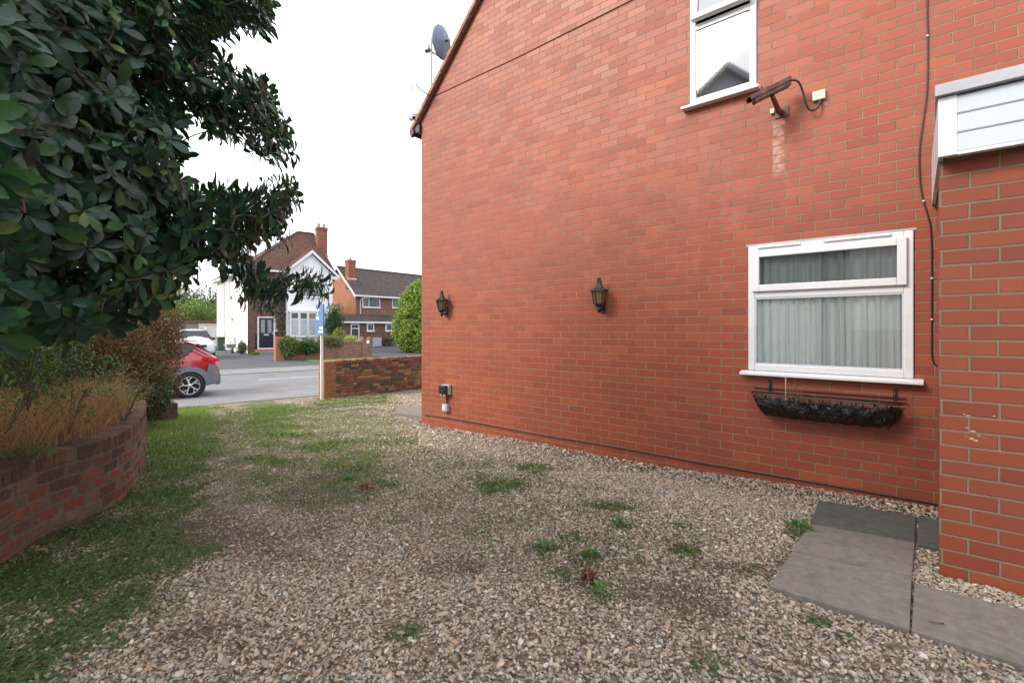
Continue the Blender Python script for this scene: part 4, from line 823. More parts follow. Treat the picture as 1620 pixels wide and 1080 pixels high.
# ---------------------------------------------------------------- white house across the road
XH = 5.34; EV = H + 3.93; DH = 12.0
hs = fthing('white_rendered_house', 'white rendered house with a brown tiled roof and gabled bay across the road', 'house', RF, (0, 0, RF.gz(0, 0)))
mb = MB(RF); mb.box(0, XH, 0.0, DH, -.6, EV - .05); mb.build('wall', m_render, hs)
zg = RF.gz(0, 0)
mb = MB(RF); mb.box(-.03, 2.26, -.045, -.002, -.6, EV - .08); mb.box(-.03, .0, -.045, .12, -.6, EV - .08); mb.build('brick_facing', m_brownbrick, hs)
WXa, WXb, WYf = 2.28, XH - .0, -.60
gc = RF.onx(496.6, 395, WYf - .15); gx = (WXa + WXb) / 2 + .05; gzp = gc.z
mb = MB(RF); mb.box(WXa, WXb, WYf, -.003, -.6, EV - .05); mb.prism([(WXa, WYf, EV - .05), (WXb, WYf, EV - .05), (gx, WYf, gzp - .25)], (0, 1.5, 0)); mb.build('bay_wall', m_renderfront, hs)
# main roof (hipped) and bay roof
A_, B_, C_, D_ = (-.4, -.35, EV), (XH + .35, -.35, EV), (XH + .35, DH + .4, EV), (-.4, DH + .4, EV)
r1 = RF.onx(471, 366.6, 2.9); R1 = Vector((r1.x, 2.9, r1.z)); R2 = Vector((r1.x + 1.15, 2.9, r1.z))
mb = MB(RF); P = [Vector(v) for v in (A_, B_, C_, D_)] + [R1, R2]
mb.face([P[0], P[1], P[5], P[4]]); mb.face([P[1], P[2], P[5]]); mb.face([P[2], P[3], P[4], P[5]]); mb.face([P[3], P[0], P[4]])
roof = mb.build('roof', m_rooftile, hs)
mb = MB(RF); 
for (p, q) in ((P[0], P[4]), (P[3], P[4]), (P[4], P[5]), (P[1], P[5])): mb.tube([p, q], .07, 6)
mb.build('ridge_tiles', m_rooftile, roof)
gl, gr = WXa - .38, WXb + .42; yb = 2.0
mb = MB(RF)
for (xa_, za_) in ((gl, EV - .08), (gr, EV - .08)):
    mb.face([(xa_, WYf - .22, za_), (gx, WYf - .22, gzp), (gx, yb, gzp), (xa_, yb, za_)]) if xa_ < gx else mb.face([(gx, WYf - .22, gzp), (xa_, WYf - .22, za_), (xa_, yb, za_), (gx, yb, gzp)])
mb.build('bay_roof', m_rooftile, hs)
mb = MB(RF)
for xa_ in (gl, gr):
    mb.prism([(xa_, WYf - .24, EV - .16), (xa_, WYf - .24, EV - .36), (gx, WYf - .24, gzp - .26), (gx, WYf - .24, gzp - .03)], (0, .04, 0))
mb.build('bargeboard', m_upvc, hs)
for xq in (gl + .1, gr - .45): mb = MB(RF); mb.box(xq, xq + .35, WYf - .2, WYf, EV - .42, EV - .2); mb.build('eaves_box', m_upvc, hs)
mb = MB(RF); mb.box(-.42, -.30, -.35, DH + .4, EV - .12, EV + .0); mb.box(-.30, 0, -.35, DH + .4, EV - .10, EV - .07); mb.box(-.42, WXa - .1, -.42, -.30, EV - .12, EV - .005); mb.build('gutter', m_upvc, hs)
def ch(fr, parent, px0, px1, pyt, pyb, y0, mat=m_chimney, pots=2, dep=.55):
    a = fr.onx(px0, pyb, y0); b = fr.onx(px1, pyt, y0); mb = MB(fr); zt = b.z - .22
    mb.box(a.x, b.x, y0, y0 + dep, a.z - .9, zt); mb.box(a.x - .04, b.x + .04, y0 - .04, y0 + dep + .04, zt - .16, zt); mb.box(a.x - .01, b.x + .01, y0 - .01, y0 + dep + .01, zt, zt + .06)
    c = mb.build('chimney', mat, parent); mb = MB(fr)
    for k in range(pots): mb.lathe([(.11, 0), (.10, .24), (.12, .26), (.12, .30), (.08, .30), (.08, 0)], ((a.x + (b.x - a.x) * (k + .5) / pots), y0 + dep / 2, zt + .05), 12)
    mb.build('chimney_pot', simple('buff_chimney_pot', (.45, .36, .25), .8), c)
    mb = MB(fr); mb.box(a.x - .07, b.x + .07, y0 - .05, y0 + .02, a.z - .12, a.z + .03); mb.build('flashing', m_lead, c)
    return a, b
ch(RF, roof, 502.5, 518, 357, 403, 1.7)
def aerial(fr, x, y, z0, z1, lab, n=7):
    t = fthing('tv_aerial', lab, 'aerial', fr, (x, y, z0)); mb = MB(fr); mb.tube([(x, y, z0), (x, y, z1)], .022, 6); mb.build('mast', m_alu, t)
    mb = MB(fr); mb.tube([(x - .5, y + .2, z1 - .05), (x + .5, y - .2, z1 + .05)], .012, 5)
    for k in range(n): f = -.5 + k / (n - 1); mb.tube([(x + f - .08, y - .4 * f - .18, z1 + f * .1), (x + f + .08, y - .4 * f + .18, z1 + f * .1)], .008, 4)
    mb.build('element_array', m_alu, t)
q = RF.onx(501.5, 357, 2.0); q2 = RF.onx(501.5, 318, 2.0); aerial(RF, q.x, 2.0, q.z - .2, q2.z, 'tall thin television aerial on the white house chimney')
def upwin(fr, parent, px0, py0, px1, py1, y, mull=(), trans=None, pane=m_housepane, w_=.05, sillm=True, x0=None, lab=None):
    a = fr.onx(px0, py0, y); b = fr.onx(px1, py1, y); mb = MB(fr)
    z1 = .5 * (a.z + fr.onx(px1, py0, y).z); z0 = .5 * (b.z + fr.onx(px0, py1, y).z); z1 = fr.onx((px0 + px1) / 2, py0, y).z; z0 = fr.onx((px0 + px1) / 2, py1, y).z
    frame_rect(mb, a.x, b.x, z0, z1, w_, y - .05, y - .002)
    for m in mull: xm_ = a.x + (b.x - a.x) * m; mb.box(xm_ - w_ * .5, xm_ + w_ * .5, y - .048, y - .002, z0 + w_, z1 - w_)
    if trans: zz = z0 + (z1 - z0) * trans[0]; mb.box(a.x + w_ + (b.x - a.x) * trans[1] * 0, a.x + (b.x - a.x) * trans[2], y - .046, y - .002, zz - w_ * .45, zz + w_ * .45)
    if sillm: mb.box(a.x - .06, b.x + .06, y - .10, y - .051, z0 - .05, z0 + .01)
    o = mb.build('window', m_upvc, parent)
    if lab: o['label'] = lab
    mb = MB(fr); mb.face([(a.x + .01, y - .02, z0 + .01), (b.x - .01, y - .02, z0 + .01), (b.x - .01, y - .02, z1 - .01), (a.x + .01, y - .02, z1 - .01)]); mb.build('pane', pane, o)
    return a, b, z0, z1, o
# bay window with leaded lights
YB = WYf - .35
a = RF.onx(459, 493.5, YB); b = RF.onx(514, 531, YB); z1 = RF.onx(480, 493.5, YB).z; z0 = RF.onx(480, 532, YB).z
xe = min(b.x, XH - .15); mb = MB(RF); mb.box(a.x, xe, YB + .004, WYf - .002, -.6, z0 - .04); mb.build('bay_plinth', m_renderfront, hs); mb = MB(RF); mb.box(a.x - .03, xe + .03, YB - .03, WYf - .002, z1 + .02, z1 + .12); mb.build('bay_window_head', m_renderfront, hs)
zt_b = z0 + (z1 - z0) * .70; mb = MB(RF); frame_rect(mb, a.x, xe, z0, z1, .07, YB - .04, YB); nl_ = 4
for k in range(1, nl_): xx = a.x + (xe - a.x) * k / nl_; mb.box(xx - .075, xx + .075, YB - .06, YB, z0 + .07, z1 - .07)
mb.box(a.x + .07, xe - .07, YB - .05, YB, zt_b - .04, zt_b + .04); mb.box(a.x - .04, xe + .04, YB - .10, YB, z0 - .05, z0)
bw_ = mb.build('bay_window', m_upvc, hs)
for k in range(nl_):
    xa_ = a.x + (xe - a.x) * k / nl_ + .08; xb_ = a.x + (xe - a.x) * (k + 1) / nl_ - .08
    mb = MB(RF); mb.face([(xa_, YB - .02, z0 + .06), (xb_, YB - .02, z0 + .06), (xb_, YB - .02, zt_b - .03), (xa_, YB - .02, zt_b - .03)]); mb.build('pane', m_blind, bw_)
    mb = MB(RF); mb.face([(xa_ + .02, YB - .02, zt_b + .05), (xb_ - .02, YB - .02, zt_b + .05), (xb_ - .02, YB - .02, z1 - .08), (xa_ + .02, YB - .02, z1 - .08)]); mb.build('stained_pane', m_housepane if k != 2 else simple('amber_leaded_pane', (.25, .21, .14), .3), bw_)
mb = MB(RF)
for k in range(nl_):
    xa_ = a.x + (xe - a.x) * k / nl_ + .08; xb_ = a.x + (xe - a.x) * (k + 1) / nl_ - .08
    for i in range(1, 4): xx = xa_ + (xb_ - xa_) * i / 4; mb.box(xx - .006, xx + .006, YB - .028, YB - .021, z0 + .07, zt_b - .04)
    for i in range(1, 5): zz = z0 + (zt_b - z0) * i / 5; mb.box(xa_, xb_, YB - .0275, YB - .0215, zz - .006, zz + .006)
mb.build('leading', m_lead, bw_)
upwin(RF, hs, 470, 444, 511, 470, WYf, (.33, .66), None, m_housepane, .06, lab='upstairs window of the bay')
# front door
yD = -.05
a = RF.onx(407, 500, yD); b = RF.onx(434.5, 552, yD); z1 = RF.onx(421, 500.8, yD).z; z0 = RF.onx(421, 552, yD).z
mb = MB(RF); frame_rect(mb, a.x, b.x, z0, z1, .085, yD - .08, yD); dr = mb.build('door', m_upvc, hs); dr['label'] = 'dark navy front door in a white frame'
mb = MB(RF); mb.box(a.x + .09, b.x - .09, yD - .05, yD - .005, z0 + .09, z1 - .09); mb.build('leaf', m_navy, dr)
for f0, f1 in ((.20, .42), (.58, .80)):
    mb = MB(RF); W_ = b.x - a.x; mb.box(a.x + W_ * f0, a.x + W_ * f1, yD - .056, yD - .05, z0 + (z1 - z0) * .50, z1 - (z1 - z0) * .10); mb.build('door_glass', simple('frosted_door_glass', (.20, .25, .26), .3), dr)
mb = MB(RF); xm_ = (a.x + b.x) / 2; mb.box(xm_ - .15, xm_ + .15, yD - .062, yD - .05, z0 + (z1 - z0) * .43, z0 + (z1 - z0) * .46); mb.build('letter_plate', m_postwhite, dr); mb = MB(RF); mb.tube([(b.x - .16, yD - .09, z0 + 1.0), (b.x - .16, yD - .09, z0 + 1.15)], .015, 6); mb.build('handle', m_postwhite, dr)
mb = MB(RF); zgd = RF.gz(1, -.5); mb.box(a.x - .15, b.x + .1, -.75, -.047, zgd - .2, z0 - .07); dstep = mb.build('doorstep', m_kerb, hs)
mb = MB(RF); mb.box(a.x - .17, b.x + .12, -.55, -.047, z0 - .07, z0 + .0); mb.build('step_top', m_redpaint, dstep)
mb = MB(RF); mb.box(a.x - .12, a.x - .005, yD - .03, yD, z0 - .05, z0 + 1.05); mb.build('navy_panel', m_navy, hs)
upwin(RF, hs, 435.5, 503, 444, 523, -.05, (), None, m_housepane, .04, lab='narrow dark window right of the front door')
# side wall fittings
for px, d in ((363.5, 0), (354.5, 0)):
    p = RF.ony(px, 500, -.06); mb = MB(RF); mb.tube([(-.35, p.y, EV - .05), (-.07, p.y, EV - .35), (-.07, p.y, RF.gz(0, p.y))], .05 if px > 360 else .055, 8); mb.build('downpipe', m_postwhite, hs)
p = RF.ony(369.5, 540, -.1); mb = MB(RF); mb.box(-.16, -.001, p.y - .35, p.y + .35, p.z - .35, p.z + .35); mb.build('meter_box', m_upvcgrey, hs)
for px, py in ((366, 471), (367, 505)): p = RF.ony(px, py, -.02); mb = MB(RF); mb.box(-.02, -.001, p.y - .22, p.y + .22, p.z - .12, p.z + .12); mb.build('air_brick', m_brownbrick, hs)
# dried creeper on the brick facing
def leafcloud(name, mat, P, size, cols, proto=L_S, parent=None, updir=None, k=4, origin=None):
    n = len(P); dd = rdir(n); nn = rdir(n) + (np.array([0, 0, .8]) if updir is None else np.array(updir)); S = rng.uniform(size * .6, size * 1.3, n)
    C = np.array(cols)[rng.integers(0, len(cols), n)] * rng.uniform(.7, 1.25, (n, 1)); V, Fc, CC = scatter(proto[0], proto[1], P, basis(dd, nn), S, C)
    return npmesh(name, V, Fc, k, mat, parent, CC, False, origin)
def loc2w(fr, P): M = np.array(fr.M); return P @ M[:3, :3].T + M[:3, 3]
m_dry = leafmat('dry_foliage', .9, .1, .1)
n = 5000; X_ = rng.uniform(.45, 2.3, n); Z_ = rng.uniform(1.9, 4.6, n); keep = ((X_ > 1.45) | (Z_ > 2.55)) & (Z_ > 1.3) & (rng.random(n) < .9); X_[Z_ < 2.6] = np.maximum(X_[Z_ < 2.6], 1.5)
P = np.stack([X_, -.05 - .12 * rng.random(n), Z_], 1)[keep]
n2 = 1500; P2 = np.stack([rng.uniform(1.75, 2.27, n2), -.05 - .12 * rng.random(n2), rng.uniform(.9, 2.6, n2)], 1)
tag(leafcloud('climbing_vine', m_dry, loc2w(RF, np.vstack([P, P2])), .13, [(.26, .20, .19), (.33, .26, .25), (.19, .14, .13), (.15, .16, .10)]), 'leafless grey brown creeper covering the brick around the navy door', 'climbing plant')
# ---------------------------------------------------------------- the brick house to the right of it
rh = fthing('brown_brick_house', 'brown brick house with grey roof and a lean-to front, right of the white house', 'house', RH, (0, 0, RH.gz(0, 0)))
z0h = H - 1.9; EV2 = H + 3.32; HD = 2.72; RZ = H + 5.84; XL = 15
mb = MB(RH); mb.box(0.003, XL, 0, 2 * HD, z0h, EV2); mb.build('front_wall', m_facadebrick, rh)
mb = MB(RH); mb.prism([(0, .003, z0h), (0, .003, EV2 - .05), (0, HD, RZ - .1), (0, 2 * HD, EV2 - .05), (0, 2 * HD, z0h)][::-1], (-.02, 0, 0)); mb.build('gable_wall', m_orangebrick, rh)
mb = MB(RH); sl_ = (RZ - EV2) / HD
for s_ in (0, 1):
    ya, za = -.35, EV2 - .35 * sl_ * .9; f = (lambda y: y) if s_ == 0 else (lambda y: 2 * HD - y)
    P = [(-.3, f(ya), za), (XL + .3, f(ya), za), (XL + .3, HD, RZ), (-.3, HD, RZ)]; 
    if s_: P = P[::-1]
    mb.face(P); mb.face([(x, y, z - .08) for x, y, z in P][::-1])
rr_ = mb.build('roof', m_slate, rh)
mb = MB(RH); mb.tube([(-.3, HD, RZ + .02), (XL + .3, HD, RZ + .02)], .09, 8); mb.build('ridge_tiles', m_brownbrick, rr_)
za = EV2 - .35 * sl_ * .9
mb = MB(RH); mb.prism([(-.33, -.37, za - .22), (-.33, -.37, za + .02), (-.33, HD, RZ + .03), (-.33, HD, RZ - .2)], (.03, 0, 0)); mb.prism([(-.33, 2 * HD + .37, za - .22), (-.33, 2 * HD + .37, za + .02), (-.33, HD, RZ + .03), (-.33, HD, RZ - .2)], (.03, 0, 0)); mb.build('bargeboard', m_upvc, rh)
mb = MB(RH); mb.box(-.3, XL + .3, -.47, -.36, za - .12, za + .02); mb.box(-.3, XL + .3, -.36, 0, za - .12, za - .08); mb.build('gutter', m_upvc, rh)
p = RH.onx(570, 480, -.06); mb = MB(RH); mb.tube([(p.x + .35, -.4, za - .1), (p.x, -.07, za - .4), (p.x, -.07, H + 1.3)], .05, 8); mb.build('downpipe', m_upvc, rh)
ca, cb = ch(RH, rr_, 551.5, 563, 409, 440, .95, m_chimney, 1, .6)
aerial(RH, (ca.x + cb.x) / 2, 1.2, cb.z - .2, RH.onx(559, 357, 1.2).z, 'television aerial on a pole above the brown brick house chimney')
upwin(RH, rh, 573, 466.5, 601, 486.3, 0, (.36,), (.72, 0, .36), m_housepane, .07, lab='first upstairs window, nearest the sunlit gable')
upwin(RH, rh, 620, 468, 652, 487.5, 0, (.7,), None, m_housepane, .07, lab='second upstairs window, partly behind the conifer')
YL = -1.3; lz1 = RH.onx(600, 497.8, 0).z; lz0 = RH.onx(600, 509.5, YL - .15).z; lx0 = RH.onx(541, 510, YL).x
mb = MB(RH); mb.face([(lx0 - .2, YL - .2, lz0), (XL, YL - .2, lz0), (XL, 0, lz1), (lx0 - .2, 0, lz1)]); mb.face([(lx0 - .2, YL - .2, lz0 - .06), (lx0 - .2, 0, lz1 - .06), (XL, 0, lz1 - .06), (XL, YL - .2, lz0 - .06)]); mb.build('lean_to_roof', m_slate, rh)
mb = MB(RH); mb.box(lx0, XL, YL, -.003, z0h, lz0 - .06); mb.build('lean_to_wall', m_brownbrick, rh)
mb = MB(RH); mb.box(lx0 - .2, XL, YL - .30, YL - .2, lz0 - .10, lz0 + .04); mb.box(lx0 - .2, XL, YL - .2, YL - .002, lz0 - .12, lz0 - .08); mb.build('lean_to_gutter', m_upvc, rh)
a = RH.onx(554.5, 512.5, YL); b = RH.onx(568, 541, YL); z1 = RH.onx(561, 512.5, YL).z; zg_ = RH.gz(b.x, YL)
mb = MB(RH); mb.box(a.x, a.x + .09, YL - .05, YL, zg_, z1); mb.box(b.x - .09, b.x, YL - .05, YL, zg_, z1); mb.box(a.x + .09, b.x - .09, YL - .05, YL, z1 - .08, z1); mb.box(a.x + .09, b.x - .09, YL - .05, YL, z1 - .42, z1 - .35)
dr = mb.build('door', m_upvc, rh); mb = MB(RH); mb.box(a.x + .09, b.x - .09, YL - .03, YL - .003, zg_, z1 - .08); mb.build('leaf', m_navy, dr)
upwin(RH, rh, 580, 511.5, 591.5, 523.8, YL, (), None, m_housepane, .10, lab='small left window of the lean-to')
upwin(RH, rh, 609.5, 511.5, 619.8, 523.8, YL, (), None, m_housepane, .10, lab='small right window of the lean-to')
a = RH.onx(628, 512.5, YL); b = RH.onx(645, 546, YL); z1 = RH.onx(636, 512.5, YL).z; zg_ = RH.gz(a.x, YL)
mb = MB(RH); frame_rect(mb, a.x, b.x, zg_ + .02, z1, .10, YL - .05, YL - .002); dr = mb.build('patio_door', m_upvc, rh); mb = MB(RH); mb.box(a.x + .1, b.x - .1, YL - .03, YL - .003, zg_ + .1, z1 - .1); mb.build('pane', m_housepane, dr)
# things in its yard
YS = YL - .45; a = RH.onx(590.5, 534, YS); b = RH.onx(603.5, 548, YS); zg_ = RH.gz(a.x, YS)
t = fthing('storage_box', 'grey blue slatted garden storage box against the lean-to wall', 'storage box', RH, (a.x, YS, zg_)); mb = MB(RH); zt_s = RH.onx(597, 534, YS).z
for k in range(5): h_ = (zt_s - zg_ - .1) / 5; mb.box(a.x + .05, b.x - .05, YS + .01, YS + .42, zg_ + .05 + k * h_, zg_ + .05 + (k + 1) * h_ - .012)
mb.build('slatted_body', m_grey, t); mb = MB(RH); mb.box(a.x, a.x + .05, YS, YS + .43, zg_, zt_s); mb.box(b.x - .05, b.x, YS, YS + .43, zg_, zt_s); mb.box(a.x - .01, b.x + .01, YS - .01, YS + .44, zt_s - .05, zt_s); mb.build('frame', simple('pale_grey_trim', (.42, .45, .48), .5), t)
for px, lb, r_ in ((611.5, 'small pot plant right of the grey storage box', .16), (618.5, 'larger pot plant left of the patio door', .2)):
    a = RH.onx(px, 548, YL - .5); zg_ = RH.gz(a.x, a.y); t = fthing('potted_plant', lb, 'pot plant', RH, (a.x, a.y, zg_), 'pot plants by the lean-to')
    mb = MB(RH); mb.lathe([(0, 0), (r_ * .7, 0), (r_, r_ * 1.5), (r_ * 1.08, r_ * 1.5), (r_ * 1.08, r_ * 1.7), (r_ * .9, r_ * 1.7), (0, r_ * 1.5)], (a.x, a.y, zg_), 14); mb.build('pot', simple('clay_grey_pot', (.28, .22, .22), .8), t)
    n = 260; P = rdir(n) * (r_ * 1.9) * rng.random((n, 1)) ** .5 * np.array([1, 1, 1.3]) + np.array([a.x, a.y, zg_ + r_ * 3.2]); leafcloud('foliage', m_leafsmall, loc2w(RH, P), .12, [(.06, .11, .05), (.12, .13, .06)], parent=t)
# ---------------------------------------------------------------- garden wall and garage across the road
OY = 28.45; 
a = ROAD.onx(435.5, 569, OY); b = ROAD.onx(588.5, 565, OY)
og = fthing('garden_wall', 'old red brick garden wall with end piers across the road', 'wall', ROAD, (a.x, OY, ROAD.gz(a.x, OY)))
zt_o = ROAD.onx(510, 541.5, OY).z; px2 = ROAD.onx(572.5, 560, OY).x
mb = MB(ROAD); mb.box(a.x + .45, px2, OY, OY + .22, -1.0, zt_o - .10); mb.build('brickwork', m_oppwall, og)
mb = MB(ROAD); x = a.x + .47
while x < px2 - .08: h = rng.uniform(-.02, .015); mb.box(x, x + .068, OY - .015, OY + .235, zt_o - .10, zt_o + h); x += .08
mb.build('coping_bricks', m_oppwall, og)
mb = MB(ROAD); mb.box(a.x, a.x + .44, OY - .06, OY + .32, -1.0, ROAD.onx(439, 532.5, OY).z); mb.build('pier', m_orangebrick, og, bevel=.01)
zt_p = ROAD.onx(580, 532.5, OY).z; mb = MB(ROAD); mb.box(px2, b.x, OY - .06, OY + .40, -1.0, zt_p - .12); mb.box(px2 + .02, px2 + .12, OY - .04, OY + .36, zt_p - .12, zt_p); mb.box(b.x - .16, b.x - .04, OY - .04, OY + .36, zt_p - .12, zt_p - .02); pr = mb.build('pier', m_oppwall, og, bevel=.01)
p = ROAD.onx(582, 540.5, OY - .07); mb = MB(ROAD); mb.box(p.x - .09, p.x + .09, OY - .075, OY - .061, p.z - .10, p.z + .10); mb.build('number_plate', m_signwhite, pr)
GY = 53.5; a = ROAD.onx(307, 545, GY); b = ROAD.onx(353, 545, GY); zg_ = ROAD.gz(b.x, GY); zt_g = ROAD.onx(330, 507.5, GY).z
gt = fthing('garage', 'flat roofed garage with a wide white boarded door behind the silver car', 'garage', ROAD, (a.x, GY, zg_))
dx0 = ROAD.onx(313, 520, GY).x; mb = MB(ROAD); mb.box(a.x - 1.5, dx0, GY, GY + 5, zg_ - .5, zt_g - .16); mb.box(dx0, b.x + 1.2, GY + .2, GY + 5, zg_ - .5, zt_g - .16); mb.build('wall', simple('grey_mauve_render', (.27, .22, .22), .9), gt)
mb = MB(ROAD); mb.box(a.x - 1.7, b.x + 1.4, GY - .2, GY + 5.1, zt_g - .16, zt_g + .04); mb.build('roof', simple('brown_fascia', (.14, .07, .05), .8), gt)
mb = MB(ROAD); hh_ = (zt_g - .2 - zg_) / 8
for k in range(8): mb.prism([(dx0 + .05, GY + .05, zg_ + k * hh_), (dx0 + .05, GY + .02, zg_ + k * hh_ + .02), (dx0 + .05, GY + .02, zg_ + (k + 1) * hh_ - .03), (dx0 + .05, GY + .05, zg_ + (k + 1) * hh_)], (b.x + 1.0 - dx0, 0, 0))
mb.build('garage_door', m_upvc, gt)
# bin and wheelbarrow by the side wall
p = RF.ony(349.5, 555, -.55); zg_ = RF.gz(p.x, p.y); t = fthing('wheelie_bin', 'dark green wheelie bin beside the garage door', 'bin', RF, (p.x, p.y, zg_))
m_green = simple('dark_green_plastic', (.03, .07, .045), .5)
mb = MB(RF); mb.prism([(p.x - .24, p.y - .25, zg_ + .04), (p.x + .24, p.y - .25, zg_ + .04), (p.x + .24, p.y + .25, zg_ + .04), (p.x - .24, p.y + .25, zg_ + .04)], (0, -.0, .92)); mb.build('body', m_green, t, bevel=.04)
mb = MB(RF); mb.box(p.x - .28, p.x + .28, p.y - .33, p.y + .33, zg_ + .96, zg_ + 1.04); mb.build('lid', m_green, t, bevel=.02)
for dx in (-.24, .24): mb = MB(RF); mb.lathe([(0, -.03), (.11, -.03), (.11, .03), (0, .03)], (p.x + dx, p.y + .26, zg_ + .11), 12, Matrix.Rotation(R(90), 4, 'Y')); mb.build('wheel', m_black, t)
p = RF.ony(364, 556, -.75); zg_ = RF.gz(p.x, p.y); t = fthing('wheelbarrow', 'wheelbarrow with a pale tray parked against the sunlit side wall', 'wheelbarrow', RF, (p.x, p.y, zg_))
mb = MB(RF); mb.mesh([(p.x - .2, p.y - .35, zg_ + .35), (p.x + .2, p.y - .35, zg_ + .35), (p.x + .2, p.y + .3, zg_ + .35), (p.x - .2, p.y + .3, zg_ + .35), (p.x - .32, p.y - .6, zg_ + .62), (p.x + .32, p.y - .6, zg_ + .62), (p.x + .32, p.y + .45, zg_ + .6), (p.x - .32, p.y + .45, zg_ + .6)], [(3, 2, 1, 0), (0, 1, 5, 4), (1, 2, 6, 5), (2, 3, 7, 6), (3, 0, 4, 7)]); mb.build('tray', m_lead, t)
mb = MB(RF)
for s_ in (-1, 1): mb.tube([(p.x + s_ * .08, p.y - .75, zg_ + .2), (p.x + s_ * .22, p.y, zg_ + .34), (p.x + s_ * .28, p.y + .95, zg_ + .6)], .018, 6); mb.tube([(p.x + s_ * .22, p.y + .2, zg_ + .34), (p.x + s_ * .22, p.y + .25, zg_)], .018, 6)
mb.build('frame', m_black, t); mb = MB(RF); mb.lathe([(.11, -.03), (.19, -.04), (.20, 0), (.19, .04), (.11, .03)], (p.x, p.y - .75, zg_ + .2), 16, Matrix.Rotation(R(90), 4, 'Y')); mb.build('wheel', m_black, t)
# neighbour's gabled house on the left behind the tree (seen in the upstairs window's reflection, and it shades the drive)
NF = Frame(-8.3, -1.7, 0, 122)
nb = fthing('neighbour_house', 'grey rendered neighbouring house with a dark gable, reflected in the upstairs window', 'house', NF, (0, 0, 0))
mb = MB(NF); mb.prism([(-3.4, 0, -.3), (3.4, 0, -.3), (3.4, 0, 6.9), (0, 0, 9.8), (-3.4, 0, 6.9)], (0, 9, 0)); mb.build('wall', simple('slate_grey_render', (.46, .49, .56), .85, .06), nb)
mb = MB(NF)
for s_ in (-1, 1): mb.prism([(s_ * 3.8, -.35, 6.56), (0, -.35, 9.8), (0, -.35, 10.0), (s_ * 3.8, -.35, 6.76)], (0, 9.7, 0))
mb.build('roof', simple('lead_grey_tiles', (.26, .27, .30), .9), nb)
mb = MB(NF); mb.lathe([(0, 0), (.55, 0), (.55, .06), (.45, .08), (0, .08)], (0, -.01, 7.8), 24, Matrix.Rotation(R(90), 4, 'X')); mb.build('round_vent', m_dark, nb)
